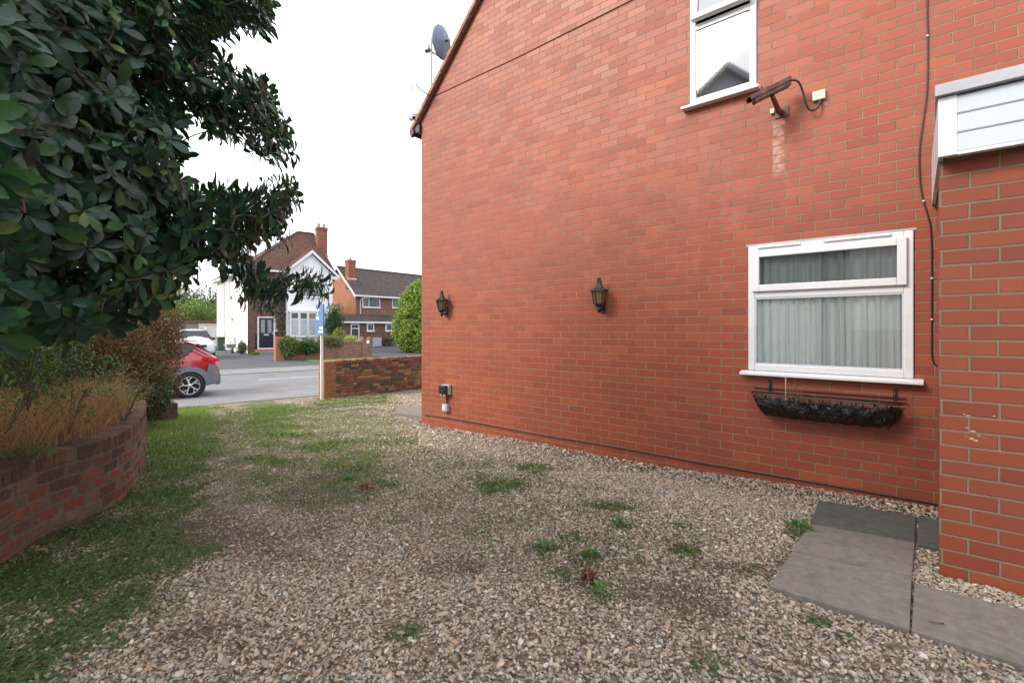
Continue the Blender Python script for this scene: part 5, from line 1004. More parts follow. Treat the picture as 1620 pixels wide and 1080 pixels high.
# ---------------------------------------------------------------- curved brick planter
def curve_pts(P, n=10): return spline([Vector(p) for p in P], n)
CP = curve_pts(PL); PH = .53
def planter():
    t = thing('raised_planter', 'curved weathered red brick planter wall holding the overgrown bed on the left', 'planter', (CP[0].x, CP[0].y, CP[0].z))
    arc = [0]
    for i in range(1, len(CP)): arc.append(arc[-1] + (CP[i] - CP[i - 1]).to_2d().length)
    def offs(d):
        o = []
        for i in range(len(CP)):
            tg = (CP[min(i + 1, len(CP) - 1)] - CP[max(i - 1, 0)]).to_2d().normalized(); o.append(Vector((CP[i].x - tg.y * d, CP[i].y + tg.x * d, 0)))
        return o
    z0 = CP[3].z; ztop = max(p.z for p in CP[:50]) + PH
    def wall(name, zb_fn, zt_fn, d0, d1, mat, wob=0):
        O, I = offs(d0), offs(d1); me = bpy.data.meshes.new(name); V = []; F_ = []; UVs = []
        rw = np.random.default_rng(2)
        for i in range(len(CP)):
            w_ = wob * rw.uniform(-1, 1); zb, zt = zb_fn(i), zt_fn(i) + w_
            V += [(O[i].x, O[i].y, zb), (O[i].x, O[i].y, zt), (I[i].x, I[i].y, zt + w_), (I[i].x, I[i].y, zb)]
        for i in range(len(CP) - 1):
            a = 4 * i; b = a + 4
            for q, uvq in (((a, b, b + 1, a + 1), 'f'), ((a + 1, b + 1, b + 2, a + 2), 't'), ((a + 2, b + 2, b + 3, a + 3), 'f')):
                F_.append(q); u0, u1 = arc[i], arc[i + 1]
                if uvq == 'f': UVs += [(u0, V[q[0]][2]), (u1, V[q[1]][2]), (u1, V[q[2]][2]), (u0, V[q[3]][2])]
                else: UVs += [(u0, 0), (u1, 0), (u1, .22), (u0, .22)]
        for e in (0, len(CP) - 1): F_.append((4 * e, 4 * e + 1, 4 * e + 2, 4 * e + 3)); UVs += [(0, 0), (0, .5), (.22, .5), (.22, 0)]
        T = MW[t.name]; Ti = T.inverted(); me.from_pydata([(Ti @ Vector(v))[:] for v in V], [], F_); uv = me.uv_layers.new(name='UVMap')
        for k, c in enumerate(UVs): uv.data[k].uv = c
        me.materials.append(mat); o = bpy.data.objects.new(name, me); COL.objects.link(o); o.parent = t; MW[o.name] = T; return o
    zt = lambda i: CP[i].z * .55 + z0 * .45 + PH
    wall('mortar_core', lambda i: CP[i].z - .25, lambda i: zt(i) - .012, -.000, .20, m_mortar)
    A_ = np.array(arc); XY = np.array([[p.x, p.y] for p in CP]); TG = np.gradient(XY, axis=0); TG /= np.linalg.norm(TG, axis=1)[:, None]; ZT = np.array([zt(i) for i in range(len(CP))])
    def pos(t_, d): x = np.interp(t_, A_, XY[:, 0]); y = np.interp(t_, A_, XY[:, 1]); gx_ = np.interp(t_, A_, TG[:, 0]); gy_ = np.interp(t_, A_, TG[:, 1]); return Vector((x + gy_ * d, y - gx_ * d, 0))
    zo = lambda t_: float(np.interp(t_, A_, ZT)) - ZT[0]
    PB = [tuple(c * .9 for c in q) for q in [(.18, .07, .052), (.24, .08, .055), (.13, .07, .057), (.27, .09, .058), (.21, .14, .095), (.10, .055, .05), (.23, .085, .062), (.19, .12, .08), (.28, .08, .05)]]
    bricks(t, 'brickwork', pos, arc[-1], ZT[0] - .108, 8, .081, PB, 21, .225, -.10, .006, zo, .015)
    bricks(t, 'brick_on_edge_coping', pos, arc[-1], ZT[0] + .004, 1, .108, [(.15, .07, .055), (.19, .08, .06), (.12, .065, .055), (.22, .12, .085), (.10, .06, .05)], 22, .081, -.215, .010, zo, .013, True)
    # soil behind
    I = offs(.2); mb = MB(); V = []
    for i in range(len(CP)): V += [(I[i].x, I[i].y, zt(i) - .04), (I[i].x - 1.2, I[i].y + .2, zt(i) + .05), (I[i].x - 4.5, I[i].y + .8, zt(i) + .1)]
    mb.mesh(V, [(3 * i + k, 3 * i + k + 1, 3 * i + 4 + k, 3 * i + 3 + k) for i in range(len(CP) - 1) for k in (0, 1)], True); mb.build('soil', m_soil, t)
    return zt, I
PZT, PIN = planter()
PIN_A = np.array([p[:2] for p in PIN]); PZ_A = np.array([PZT(i) for i in range(len(CP))])
def bedz(P):                                    # soil height in the bed
    d = np.linalg.norm(P[:, None, :] - PIN_A[None], axis=2); return PZ_A[d.argmin(1)], d.min(1)
def bed_pts(n, dmin, dmax, i0=0, i1=None):
    k = rng.integers(i0, i1 or len(PIN_A), n); d = rng.uniform(dmin, dmax, n); P = PIN_A[k] + np.stack([-d, d * .15], 1) + rng.normal(0, .04, (n, 2)); return P, PZ_A[k], d
# dry grasses
def blades(n, P, z, hmin, hmax, cols, wdt=.0028, lean=.35, curve=.5):
    h = rng.uniform(hmin, hmax, n); an = rng.uniform(0, 6.28, n); le = rng.uniform(.05, lean, n) * h; base = np.stack([P[:, 0], P[:, 1], z], 1)
    dv = np.stack([np.cos(an), np.sin(an), np.zeros(n)], 1); sd_ = np.stack([-np.sin(an), np.cos(an), np.zeros(n)], 1); cv = rng.uniform(0, curve, n); ang2 = rng.uniform(0, 6.28, n)
    sd_ = np.stack([np.cos(ang2), np.sin(ang2), np.zeros(n)], 1)
    V = []; K = 4
    for j in range(K + 1):
        t = j / K; c = base + dv * (le * t + cv * h * t ** 3 * .6)[:, None] + np.array([0, 0, 1.0]) * (h * (t - cv * .35 * t ** 3))[:, None]
        wv = wdt * (1 - .75 * t); V += [c - sd_ * wv, c + sd_ * wv]
    V = np.stack(V, 1); Fc = np.array([(2 * j, 2 * j + 1, 2 * j + 3, 2 * j + 2) for j in range(K)]); Fall = (Fc[None] + (np.arange(n) * (2 * K + 2))[:, None, None]).reshape(-1, 4)
    C = np.array(cols)[rng.integers(0, len(cols), n)] * rng.uniform(.65, 1.25, (n, 1)); tip = V[:, -2:, :].mean(1)
    return V.reshape(-1, 3), Fall, np.repeat(C, 2 * K + 2, 0), tip
m_drygrass = leafmat('dry_grass', .85, .3, .1, (1, 1, 1), (1.15, 1.0, .75))
DRYC = [(.46, .30, .17), (.55, .38, .23), (.36, .20, .11), (.50, .33, .19), (.27, .14, .08)]
P, z, d = bed_pts(26000, -.02, .95, 0, 64); keep = rng.random(len(P)) < .55 + .45 * np.sin(P[:, 1] * 4 + P[:, 0] * 3)
P, z = P[keep], z[keep]; V, Fc, C, tip = blades(len(P), P, z - .04, .12, .46, DRYC, .0019, .75, 1.0)
o = npmesh('dry_grass', V, Fc, 4, m_drygrass, None, C); tag(o, 'straw coloured dry feathery grass spilling over the planter wall', 'dry grass', kind='stuff')
k = rng.integers(0, len(tip), 30000); Ps = tip[k] + rng.normal(0, .032, (30000, 3)); S = rng.uniform(.004, .009, 30000)
V, Fc, C = scatter(L_S[0] * np.array([1, 1.4, 1]), L_S[1], Ps, basis(rdir(30000), rdir(30000)), S, np.array([(.52, .36, .21), (.60, .45, .28), (.40, .24, .13)])[rng.integers(0, 3, 30000)])
tag(npmesh('seed_heads', V, Fc, 4, m_drygrass, None, C), 'tiny pale seed heads floating over the dry grass in the planter', 'seed heads', kind='stuff')
# tall dry flower stems leaning out at the far end of the bed, seed bobbles on top
mb = MB(); tips = []
for i in range(26):
    P, z, d = bed_pts(1, .05, .7, 45, 66) if i > 9 else bed_pts(1, .2, .9, 5, 40); b0 = Vector((P[0][0], P[0][1], z[0])); dr = Vector((rng.uniform(.0, .45), rng.uniform(.1, .5), rng.uniform(.35, .65))); pts = [b0 + dr * t + Vector((0, 0, -.15 * t * t)) for t in (0, .4, .75, 1)]
    mb.tube(pts, .0022, 4, .001); tips.append(pts[-1]); tips.append(pts[-2])
st = mb.build('stems', simple('dry_stalk', (.36, .24, .12), .9), None); tag(st, 'thin dry flower stalks leaning out of the planter towards the road', 'dried flowers', kind='stuff'); st.name = 'dry_flower_stalks'
tp = np.array([t[:] for t in tips]); k = rng.integers(0, len(tp), 420); pv, pf = icos(0)
V, Fc, C = scatter(pv, pf, tp[k] + rng.normal(0, .035, (420, 3)), basis(rdir(420), rdir(420)), rng.uniform(.004, .008, 420), np.array([(.50, .36, .2), (.42, .27, .13)])[rng.integers(0, 2, 420)])
tag(npmesh('dry_flower_heads', V, Fc, 3, m_drygrass, None, C, True), 'round dried flower heads on the thin stalks in the planter', 'dried flowers', kind='stuff')
# leafy plants in the bed, each with stalks
def leafy(name, label, px, py, Zd, rad, hgt, n, cols, size=.035, group=None, cat='plant', flowers=None):
    x = (px - CX) / F * Zd; z0 = H - (py - HY) * Zd / F; t = thing(name, label, cat, (x, Zd, z0), 0, group)
    an = rng.uniform(0, 6.28, n); r_ = rad * np.sqrt(rng.random(n)); hh = hgt * rng.random(n) ** .7
    P = np.stack([x + r_ * np.cos(an), Zd + r_ * np.sin(an), z0 + hh], 1); leafcloud('leaves', m_leafsmall, P, size, cols, leaf_proto(3, .3, .2), t)
    mb = MB()
    for i in range(9): a_ = rng.uniform(0, 6.28); mb.tube([(x, Zd, z0 - .05), (x + rad * .4 * math.cos(a_), Zd + rad * .4 * math.sin(a_), z0 + hgt * .6), (x + rad * .8 * math.cos(a_), Zd + rad * .8 * math.sin(a_), z0 + hgt)], .003, 4)
    mb.build('stems', m_bark, t)
    if flowers:
        m = 7; V, Fc, C = [], [], []
        for c in flowers:
            ctr = np.array([(c[0] - CX) / F * Zd, Zd - .12, H - (c[1] - HY) * Zd / F]); aa = np.arange(9) * .7; dd = np.stack([np.cos(aa), np.zeros(9) - .3, np.sin(aa)], 1)
            v, f, cc = scatter(L_S[0], L_S[1], np.repeat(ctr[None], 9, 0), basis(unit(dd), np.repeat(np.array([[0, -1., .2]]), 9, 0)), np.full(9, .017), np.repeat(np.array([(.45, .14, .50)]), 9, 0)); Fc.append(f + sum(len(q) for q in V)); V.append(v); C.append(cc)
        npmesh('flowers', np.vstack(V), np.vstack(Fc), 4, m_leafsmall, t, np.vstack(C))
GC = [(.07, .15, .04), (.10, .19, .05), (.05, .11, .04)]; GY_ = [(.13, .20, .04), (.17, .22, .05), (.09, .15, .04)]
leafy('leafy_plant', 'bright green bramble seedling among the dry grass, left part of the planter', 45, 640, 3.3, .16, .34, 70, GY_, .06, 'green plants in the planter')
leafy('leafy_plant', 'low dark green leaves at the left edge of the photo in the planter', 5, 680, 3.1, .22, .22, 240, GC, .03, 'green plants in the planter')
leafy('leafy_plant', 'dark green low sprig just above the coping bricks of the planter', 42, 728, 3.0, .13, .08, 320, GC, .016, 'green plants in the planter')
leafy('leafy_plant', 'green leaves in the middle of the dry grass clump', 110, 675, 3.8, .18, .3, 160, GC, .04, 'green plants in the planter')
leafy('flowering_plant', 'straggly plant with a few purple flowers at the far end of the planter', 196, 662, 4.5, .22, .3, 420, GY_, .028, None, 'flower', [(207, 644), (215, 650), (213, 654), (203, 622), (173, 618), (174, 632), (201, 626)])
# ---------------------------------------------------------------- hedge and bramble on the left boundary
def box_cloud(n, fr, x0, x1, y0, y1, z0, z1, edge=.5):
    P = rng.uniform(0, 1, (n, 3)); k = rng.random(n) < edge; ax = rng.integers(0, 3, n); sd_ = rng.integers(0, 2, n)
    for i in range(3): mm = k & (ax == i); P[mm, i] = np.where(sd_[mm] == 1, 1 - .12 * rng.random(mm.sum()), .12 * rng.random(mm.sum()))
    P = np.array([x0, y0, z0]) + P * np.array([x1 - x0, y1 - y0, z1 - z0]); return loc2w(fr, P)
pg = gp(276, 664); pierf = Frame(pg.x, pg.y, 0, WF.deg)
t = thing('gate_pier', 'stump of a brick gate pier at the foot of the reddish hedge', 'pier', tuple(pg), WF.deg)
a = gp(271, 664); zp = H - (636 - HY) * pg.y / F
mb = MB(WF); l = WF.I @ pg; mb.box(l.x - .10, l.x + .13, l.y - .22, l.y + .02, pg.z - .2, zp); mb.build('pier_core', m_plant, t, bevel=.012)
mb = MB(WF); mb.box(l.x - .09, l.x + .12, l.y - 1.5, l.y - .22, pg.z - .2, zp - .03); mb.build('stub_wall', m_plant, t, bevel=.01)
m_hedge = leafmat('reddish_hedge_leaf', .7, .2, .15)
def hedge(name, label, P, parts, twigs):
    t = thing(name, label, 'hedge', tuple(P))
    for nm, mat, pts, size, cols, pr in parts: leafcloud(nm, mat, pts, size, cols, pr, t)
    mb = MB()
    for a, b in twigs: mid = (Vector(a) + Vector(b)) / 2 + Vector(rng.normal(0, .05, 3)); mb.tube([a, mid, b], .007, 4, .002)
    mb.build('twigs', m_bark, t)
hc = Vector((-5.95, 8.3, float(ground_z(-5.95, 8.3)))); HFr = Frame(hc.x, hc.y, 0, WF.deg)
RC = [(.15, .06, .045), (.19, .08, .055), (.11, .05, .04), (.17, .11, .06), (.09, .035, .03)]
def blob_cloud(n, c, r, pw=.45): return np.array(c) + rdir(n) * np.array(r) * rng.random((n, 1)) ** pw
zg_ = hc.z
HB = [((-6.35, 8.6, zg_ + 1.15), (.62, .75, .95)), ((-6.75, 9.1, zg_ + 1.6), (.6, .7, .7)), ((-6.6, 7.9, zg_ + 1.1), (.9, .7, .9)), ((-6.2, 7.4, zg_ + .65), (.7, .6, .6)), ((-7.4, 8.3, zg_ + 1.4), (.9, .8, .9)), ((-5.75, 7.0, zg_ + .95), (.6, .8, .85)), ((-5.9, 6.3, zg_ + 1.25), (.7, .8, .75)), ((-6.6, 6.9, zg_ + 1.5), (.9, .9, .8))]
pts = np.vstack([blob_cloud(9000, c, r) for c, r in HB]); pxs = CX + F * pts[:, 0] / pts[:, 1]; zmin = zg_ + .25
pts = pts[(pxs < 289 + 5 * rng.normal(size=len(pts))) & (pts[:, 2] > zmin)]
kk = rng.random(len(pts)) < .12
tw = [((-6.4 + rng.normal(0, .2), 8.2 + rng.normal(0, .4), zg_), tuple(pts[rng.integers(len(pts))])) for _ in range(90)]
hedge('hedge', 'clipped reddish brown hedge turning autumnal at the end of the left boundary', hc, [('foliage', m_hedge, pts[~kk], .042, RC, L_S), ('green_shoots', m_leafsmall, pts[kk], .05, [(.10, .18, .04), (.16, .22, .05), (.07, .11, .04)], L_S)], tw)
DC = [(.035, .07, .035), (.05, .095, .045), (.025, .05, .03), (.06, .10, .05)]
DBL = [((-5.3, 5.6, .65), (.8, .8, .62)), ((-5.9, 5.2, 1.1), (1.2, .9, .8)), ((-6.6, 6.6, 1.3), (1.0, .9, .8)), ((-5.0, 4.4, 1.0), (.9, .6, .55)), ((-6.9, 4.6, 1.4), (1.3, 1.2, 1.0)), ((-5.55, 7.3, .45), (.45, .6, .45))]
pts = np.vstack([blob_cloud(7500, c, r) for c, r in DBL]); pts = pts[polydist(pts[:, :2], PLA[:, :2]) < 9]
gz_l = ground_z(pts[:, 0], pts[:, 1]); pts = pts[(pts[:, 2] > gz_l + .05)]
u_ = pts[:, :2] @ np.array(EU); pts = pts[(CX + F * pts[:, 0] / pts[:, 1] < 272)]
kk = rng.random(len(pts)) < .1
tw = [((-5.8 + rng.normal(0, .4), 5.9 + rng.normal(0, .6), .1), tuple(pts[rng.integers(len(pts))])) for _ in range(90)]
hedge('shrub', 'dark green bramble and shrub mass between the planter and the reddish hedge', Vector((-5.8, 5.9, .2)), [('foliage', m_leafsmall, pts[~kk], .045, DC, L_S), ('yellow_leaves', m_leafsmall, pts[kk], .04, [(.16, .18, .06), (.20, .13, .05)], L_S)], tw)
# ---------------------------------------------------------------- the big evergreen tree, upper left
SIL = [(-260, -200), (450, -200), (443, 0), (436, 36), (432, 56), (402, 62), (366, 60), (352, 80), (378, 96), (406, 97), (428, 118), (445, 150), (455, 176), (476, 190), (484, 228), (494, 254), (462, 272), (433, 259), (404, 250), (384, 234), (363, 234), (337, 237), (312, 192), (285, 200), (298, 232), (298, 250), (276, 264), (298, 280), (321, 298), (347, 276), (366, 288), (404, 286), (432, 276), (468, 278), (490, 300), (498, 318), (482, 350), (470, 386), (452, 404), (434, 386), (414, 388), (408, 404), (434, 424), (468, 426), (520, 428), (536, 455), (526, 479), (488, 476), (456, 470), (436, 492), (408, 492), (372, 462), (362, 436), (334, 416), (310, 442), (286, 452), (280, 482), (244, 499), (222, 507), (196, 526), (165, 531), (104, 546), (50, 541), (0, 562), (-260, 600)]
SILA = np.array(SIL, float)
def tree_big():
    # rosettes in a real 3-d crown volume; crown narrows in depth towards its tips
    NR = 30000; px = rng.uniform(-260, 540, NR); py = rng.uniform(-200, 600, NR); tt = np.clip((px + 60) / 590, 0, 1)
    znear = 1.35 + 1.75 * tt ** .8; thick = 2.6 * (1 - tt) ** .8 + .55; Zd = znear + thick * rng.random(NR) ** 1.15
    P2 = np.stack([px, py], 1); rpx = .070 * F / Zd; inside = polydist(P2, SILA) > rpx * np.where((px > 300) & (py < 385), rng.uniform(.55, 1.15, NR), rng.uniform(.4, .85, NR))
    P = np.stack([(px - CX) / F * Zd, Zd, H - (py - HY) * Zd / F], 1)[inside]
    # thin by volume so density is even in space
    keep = []; cell = {}
    for i, p in enumerate(P):
        g_ = .125 if px[inside][i] < 230 else .076; k = (g_,) + tuple((p / g_).astype(int)); c = cell.get(k, 0)
        if c < 1: cell[k] = c + 1; keep.append(i)
    P = P[keep]; P = P[:3800]; return P
TP = tree_big()
trunk = Vector((-4.6, 2.6, float(ground_z(-4.6, 2.6)) + .2))
tr = thing('evergreen_tree', 'large dark glossy leaved evergreen tree overhanging from the upper left', 'tree', tuple(trunk))
lobes = [(-.6, 2.2, 2.9), (-1.0, 3.2, 1.75), (-1.5, 3.0, 2.5), (-1.7, 1.9, 2.0), (-1.2, 2.8, 3.2), (-2.0, 2.6, 1.5), (-1.4, 3.6, 2.0), (-2.4, 3.2, 2.6), (-1.35, 3.4, 1.6)]
lobes = [np.array(TP[i]) for i in np.linspace(0, len(TP) - 1, 60).astype(int)]
mb = MB(); hub = [trunk, trunk + Vector((.1, 0, .9)), trunk + Vector((.35, .1, 1.7)), trunk + Vector((.5, .1, 3.2))]; mb.tube(spline(hub, 5), .13, 10, .06); mb.build('trunk', m_bark, tr)
mb = MB(); main = []
hubs = [trunk + Vector((.2, .02, 1.2)), trunk + Vector((.35, .1, 1.8)), trunk + Vector((.42, .1, 2.5))]
# branching: every rosette hangs on the nearest one that lies closer to the trunk; wood thickens with what it carries
HUB = np.array([-3.6, 2.6, 2.1]); dh = np.linalg.norm((TP - HUB) * np.array([1, 1, .8]), axis=1); od = np.argsort(dh); Q = TP[od]; nq = len(Q); par = np.full(nq, -1); cnt = np.ones(nq)
for i in range(1, nq):
    dd_ = np.linalg.norm(Q[:i] - Q[i], axis=1) + .35 * np.maximum(0, .06 - (dh[od][i] - dh[od][:i])); j = int(dd_.argmin()); par[i] = j if np.linalg.norm(Q[j] - Q[i]) < 1.1 else -1
for i in range(nq - 1, 0, -1):
    if par[i] >= 0: cnt[par[i]] += cnt[i]
ml, mt = MB(), MB()
for i in range(nq):
    p = Vector(Q[i]); r_ = min(.034, .0021 * cnt[i] ** .48 + .0006)
    if par[i] < 0: q = min(hubs, key=lambda h: (h - p).length); r_ = max(r_, .012)
    else: q = Vector(Q[par[i]])
    L_ = (p - q).length; mid = (p + q) / 2 + Vector(rng.normal(0, .06, 3)) * L_
    (ml if cnt[i] > 14 else mt).tube([q, mid, p], r_ * 1.15, 6 if cnt[i] > 14 else 4, r_ * .85, False)
ml.build('limbs', m_bark, tr); mt.build('twigs', m_bark, tr)
hubc = np.array([-2.9, 2.6, 2.3]); n = len(TP); nl_ = 9
out_ = unit(TP - hubc + rdir(n) * .55 + np.array([.1, 0, .25])); A = np.repeat(out_, nl_, 0); n2 = n * nl_
e1_ = unit(np.cross(A, np.array([.2, .3, 1.0]))); e2_ = np.cross(A, e1_); ph = np.tile(np.arange(nl_) * 2.4, n) + np.repeat(rng.uniform(0, 6.28, n), nl_) + rng.normal(0, .2, n2)
rad = e1_ * np.cos(ph)[:, None] + e2_ * np.sin(ph)[:, None]; el = rng.uniform(.05, .9, n2); dd = unit(rad + A * el[:, None] + np.array([0, 0, -.12])); nn = unit(A - rad * .2 + rdir(n2) * .25)
base = np.repeat(TP, nl_, 0) - A * (np.tile(np.arange(nl_), n) * .009)[:, None] + rad * .006
S0 = rng.uniform(.055, .122, n2) * np.repeat(rng.uniform(.85, 1.15, n), nl_); S = np.stack([S0, S0 * rng.uniform(.9, 1.15, n2), S0 * rng.uniform(.5, 1.5, n2)], 1)
LC = np.array([(.024, .080, .042), (.034, .105, .044), (.018, .060, .038), (.052, .135, .045), (.028, .092, .060)]); C = LC[rng.integers(0, 5, n2)] * rng.uniform(.55, 1.15, (n2, 1)); yl_ = rng.random(n2) < .03; C[yl_] = (.10, .16, .04)
pr = leaf_proto(6, .28, .26, True, True); V, Fc, CC = scatter(pr[0], pr[1], base, basis(dd, nn), S, C)
m_bigleaf = leafmat('glossy_evergreen_leaf', .36, .25, .42)
npmesh('crown', V, Fc, 4, m_bigleaf, tr, CC, True)
# ---------------------------------------------------------------- trees and shrubs across the road
def tree(name, label, x, y, h, cw, ch_, cols, n=2600, size=.28, group=None, z0=None, loose=1.0, cat='tree', tr_=.14, blobs=9, clear=.25):
    z0 = float(ground_z(x, y)) if z0 is None else z0; t = thing(name, label, cat, (x, y, z0), 0, group)
    B = [(x, y, z0 + h - ch_ * .5)]; bl = []
    for i in range(blobs): d_ = rdir(1)[0] * np.array([cw * .32, cw * .32, ch_ * .32]); bl.append((np.array([x, y, z0 + h - ch_ * .5]) + d_, rng.uniform(.26, .42)))
    P = np.vstack([blob_cloud(n // blobs, c, (cw * r, cw * r, ch_ * r * .95), .4 * loose) for c, r in bl]); P = P[P[:, 2] > z0 + h * clear * .3]
    leafcloud('crown', m_leafsmall, P, size, cols, L_S, t); mb = MB(); mb.tube([(x, y, z0 - .1), (x + .05, y, z0 + h * .4), (x, y, z0 + h * .85)], tr_, 7, tr_ * .3)
    for c, r in bl: mb.tube([(x, y, z0 + h * .35), ((x + c[0]) / 2, (y + c[1]) / 2, (z0 + h * .4 + c[2]) / 2), tuple(c)], tr_ * .4, 5, .02)
    mb.build('trunk', m_bark, t); return t
# tall clipped conifer by the right hand house
cx_, cy_ = ROAD.onx(661, 552, 31.5)[:2]; cw_ = ROAD.M @ Vector((cx_, cy_, 0)); z0 = float(ground_z(cw_.x, cw_.y))
t = thing('conifer_hedge', 'tall yellow green clipped conifer beside the brown house drive', 'hedge', (cw_.x, cw_.y, z0)); htop = H - (447 - HY) * cw_.y / F - z0; wr = 28 * cw_.y / F + .25
n = 26000; an = rng.uniform(0, 6.28, n); hh = rng.uniform(.0, 1, n); prof = np.interp(hh, [0, .08, .2, .55, .8, .93, 1], [.66, .86, 1.0, .98, .80, .46, .12]) * (1 + .07 * np.sin(an * 5 + hh * 9)); r_ = wr * 1.08 * prof * (1 - .18 * rng.random(n) ** 2) * (1 + .06 * rng.normal(size=n)) * (1 + .12 * np.sin(an * 11 + hh * 23) * np.sin(hh * 31 + an * 3))
P = np.stack([cw_.x + .15 + r_ * np.cos(an) * 1.0, cw_.y + r_ * np.sin(an), z0 + .05 + hh * htop * .93 + (hh > .7) * np.abs(rng.normal(0, .16, n)) + .25 * np.sin(an * 3 + 1) * (hh > .5)], 1)
leafcloud('foliage', m_leafsmall, P, .17, [(.26, .36, .07), (.34, .42, .10), (.20, .30, .06), (.14, .22, .05)], L_S, t, (0, 0, .3))
mb = MB(); mb.tube([(cw_.x + .1, cw_.y, z0 - .1), (cw_.x + .1, cw_.y, z0 + htop * .6)], .13, 8, .06); mb.lathe([(0, .1 * htop), (wr * .6, .14 * htop), (wr * .82, .4 * htop), (wr * .7, .75 * htop), (.1, .93 * htop)], (cw_.x + .15, cw_.y, z0), 12); mb.build('trunk', m_bark, t)
def at_px(px, q, py=None): v = ROAD.onx(px, HY + 10, q); p = ROAD.M @ Vector((v.x, q, 0)); return p.x, p.y
def shrub(label, px, q, py_top, wpx, cols, n=1400, size=.12, zlift=0, base=None, name='shrub', dens=.4):
    x, y = at_px(px, q); z0 = float(ground_z(x, y)) + zlift; ztop = H - (py_top - HY) * y / F; w_ = wpx * y / F / 2; h = ztop - z0
    t = thing(name, label, 'shrub', (x, y, z0), 0); P = np.vstack([blob_cloud(n // 5, (x + rng.uniform(-.4, .4) * w_, y + rng.uniform(-.3, .3) * w_, z0 + h * rng.uniform(.35, .72)), (w_ * .62, w_ * .6, h * .36), dens) for _ in range(5)] + [blob_cloud(n // 3, (x, y, z0 + h * .42), (w_ * .9, w_ * .7, h * .42), dens)])
    P = P[P[:, 2] > z0 - .02]; leafcloud('foliage', m_leafsmall, P, size, cols, L_S, t, (0, 0, .4)); mb = MB()
    for i in range(6): mb.tube([(x, y, z0 - .05), (x + rng.uniform(-.5, .5) * w_, y, z0 + h * .8)], .02, 5, .008)
    mb.build('stems', m_bark, t)
shrub('dark green conifer shrub at the right corner of the white house', 528, 33.2, 480, 36, [(.05, .11, .06), (.08, .15, .07), (.035, .08, .05)], 5200, .12)
shrub('yellow green variegated shrub behind the right end of the old garden wall', 555, 29.6, 521, 34, [(.42, .42, .16), (.50, .50, .24), (.26, .32, .09)], 2600, .11)
shrub('yellowish shrub left of the variegated one behind the garden wall', 535, 30.2, 517, 26, [(.24, .28, .09), (.34, .33, .12), (.14, .2, .06)], 1900, .10)
shrub('bushy green hedge plant spilling over the left end of the garden wall', 458, 28.3, 524, 34, [(.13, .19, .06), (.18, .24, .08), (.08, .13, .05)], 3400, .10, .15)
shrub('green ivy hanging over the middle of the garden wall', 486, 28.4, 534, 44, [(.07, .13, .045), (.10, .17, .055), (.05, .09, .035)], 3400, .09, .30)
shrub('brownish trimmed hedge on top of the garden wall behind the sign', 524, 28.75, 529, 50, [(.20, .15, .08), (.15, .12, .07), (.14, .17, .07)], 3800, .09, .55)
shrub('greyish shrub at the foot of the sunlit side wall', 384, 35.4, 541, 17, [(.12, .16, .09), (.2, .22, .13), (.08, .12, .06)], 1300, .10)
shrub('small yellow green plant by the red doorstep', 404, 34.6, 556, 13, [(.20, .26, .07), (.13, .2, .05)], 700, .09)
TG = 'trees beyond the garage'
x, y = at_px(333, 66); tree('loose_tree', 'tall loose leaved tree rising behind the garage and white house', x, y, 7.6, 3.4, 6.4, [(.13, .17, .09), (.18, .21, .12), (.09, .12, .06)], 2600, .24, TG, None, 1.3)
x, y = at_px(318, 60); tree('garden_tree', 'bright green bushy tree just above the garage roof', x, y, 4.6, 5.6, 3.4, [(.13, .22, .05), (.19, .28, .07), (.08, .15, .04)], 4200, .22, TG)
x, y = at_px(352, 62); tree('garden_tree', 'dark green bush at the right end of the garage roof', x, y, 3.4, 3.2, 2.4, [(.07, .14, .04), (.1, .18, .05)], 2200, .2, TG)
x, y = at_px(287, 64); tree('garden_tree', 'bushy tree left of the garage behind the reddish hedge', x, y, 6.0, 4.8, 4.8, [(.10, .14, .06), (.15, .19, .08), (.07, .1, .05)], 3600, .24, TG)
for i, (px, q, h, lb) in enumerate(((262, 72, 8.5, 'distant tree behind the big evergreen, furthest left in the gap'), (240, 70, 7.5, 'distant tree hidden mostly by the dark evergreen'), (345, 92, 6.5, 'distant pale tree above the orange gable'), (540, 92, 6.0, 'distant tree in the gap between the two houses'), (205, 75, 8, 'distant tree behind the shrub mass at the left'))):
    x, y = at_px(px, q); tree('distant_tree', lb, x, y, h, 6.5, h * .75, [(.10, .14, .06), (.13, .17, .08)], 2200, .32, 'distant trees')
DF = Frame(*at_px(340, 80), 0, 30); zb_ = float(ground_z(*at_px(340, 80)))
t = thing('distant_house', 'distant orange brick house glimpsed above the garage', 'house', DF.M @ Vector((0, 0, zb_)), 30); mb = MB(DF); mb.prism([(-.9, 0, zb_), (2.6, 0, zb_), (2.6, 0, H + 3.2), (.9, 0, H + 4.9), (-.9, 0, H + 3.2)], (0, 7, 0)); mb.build('wall', m_orangebrick, t)
mb = MB(DF); mb.face([(-.95, -.1, H + 3.2), (.9, -.1, H + 4.95), (.9, 7.1, H + 4.95), (-.95, 7.1, H + 3.2)]); mb.face([(2.7, -.1, H + 3.2), (2.7, 7.1, H + 3.2), (.9, 7.1, H + 4.95), (.9, -.1, H + 4.95)]); mb.build('roof', m_slate, t)
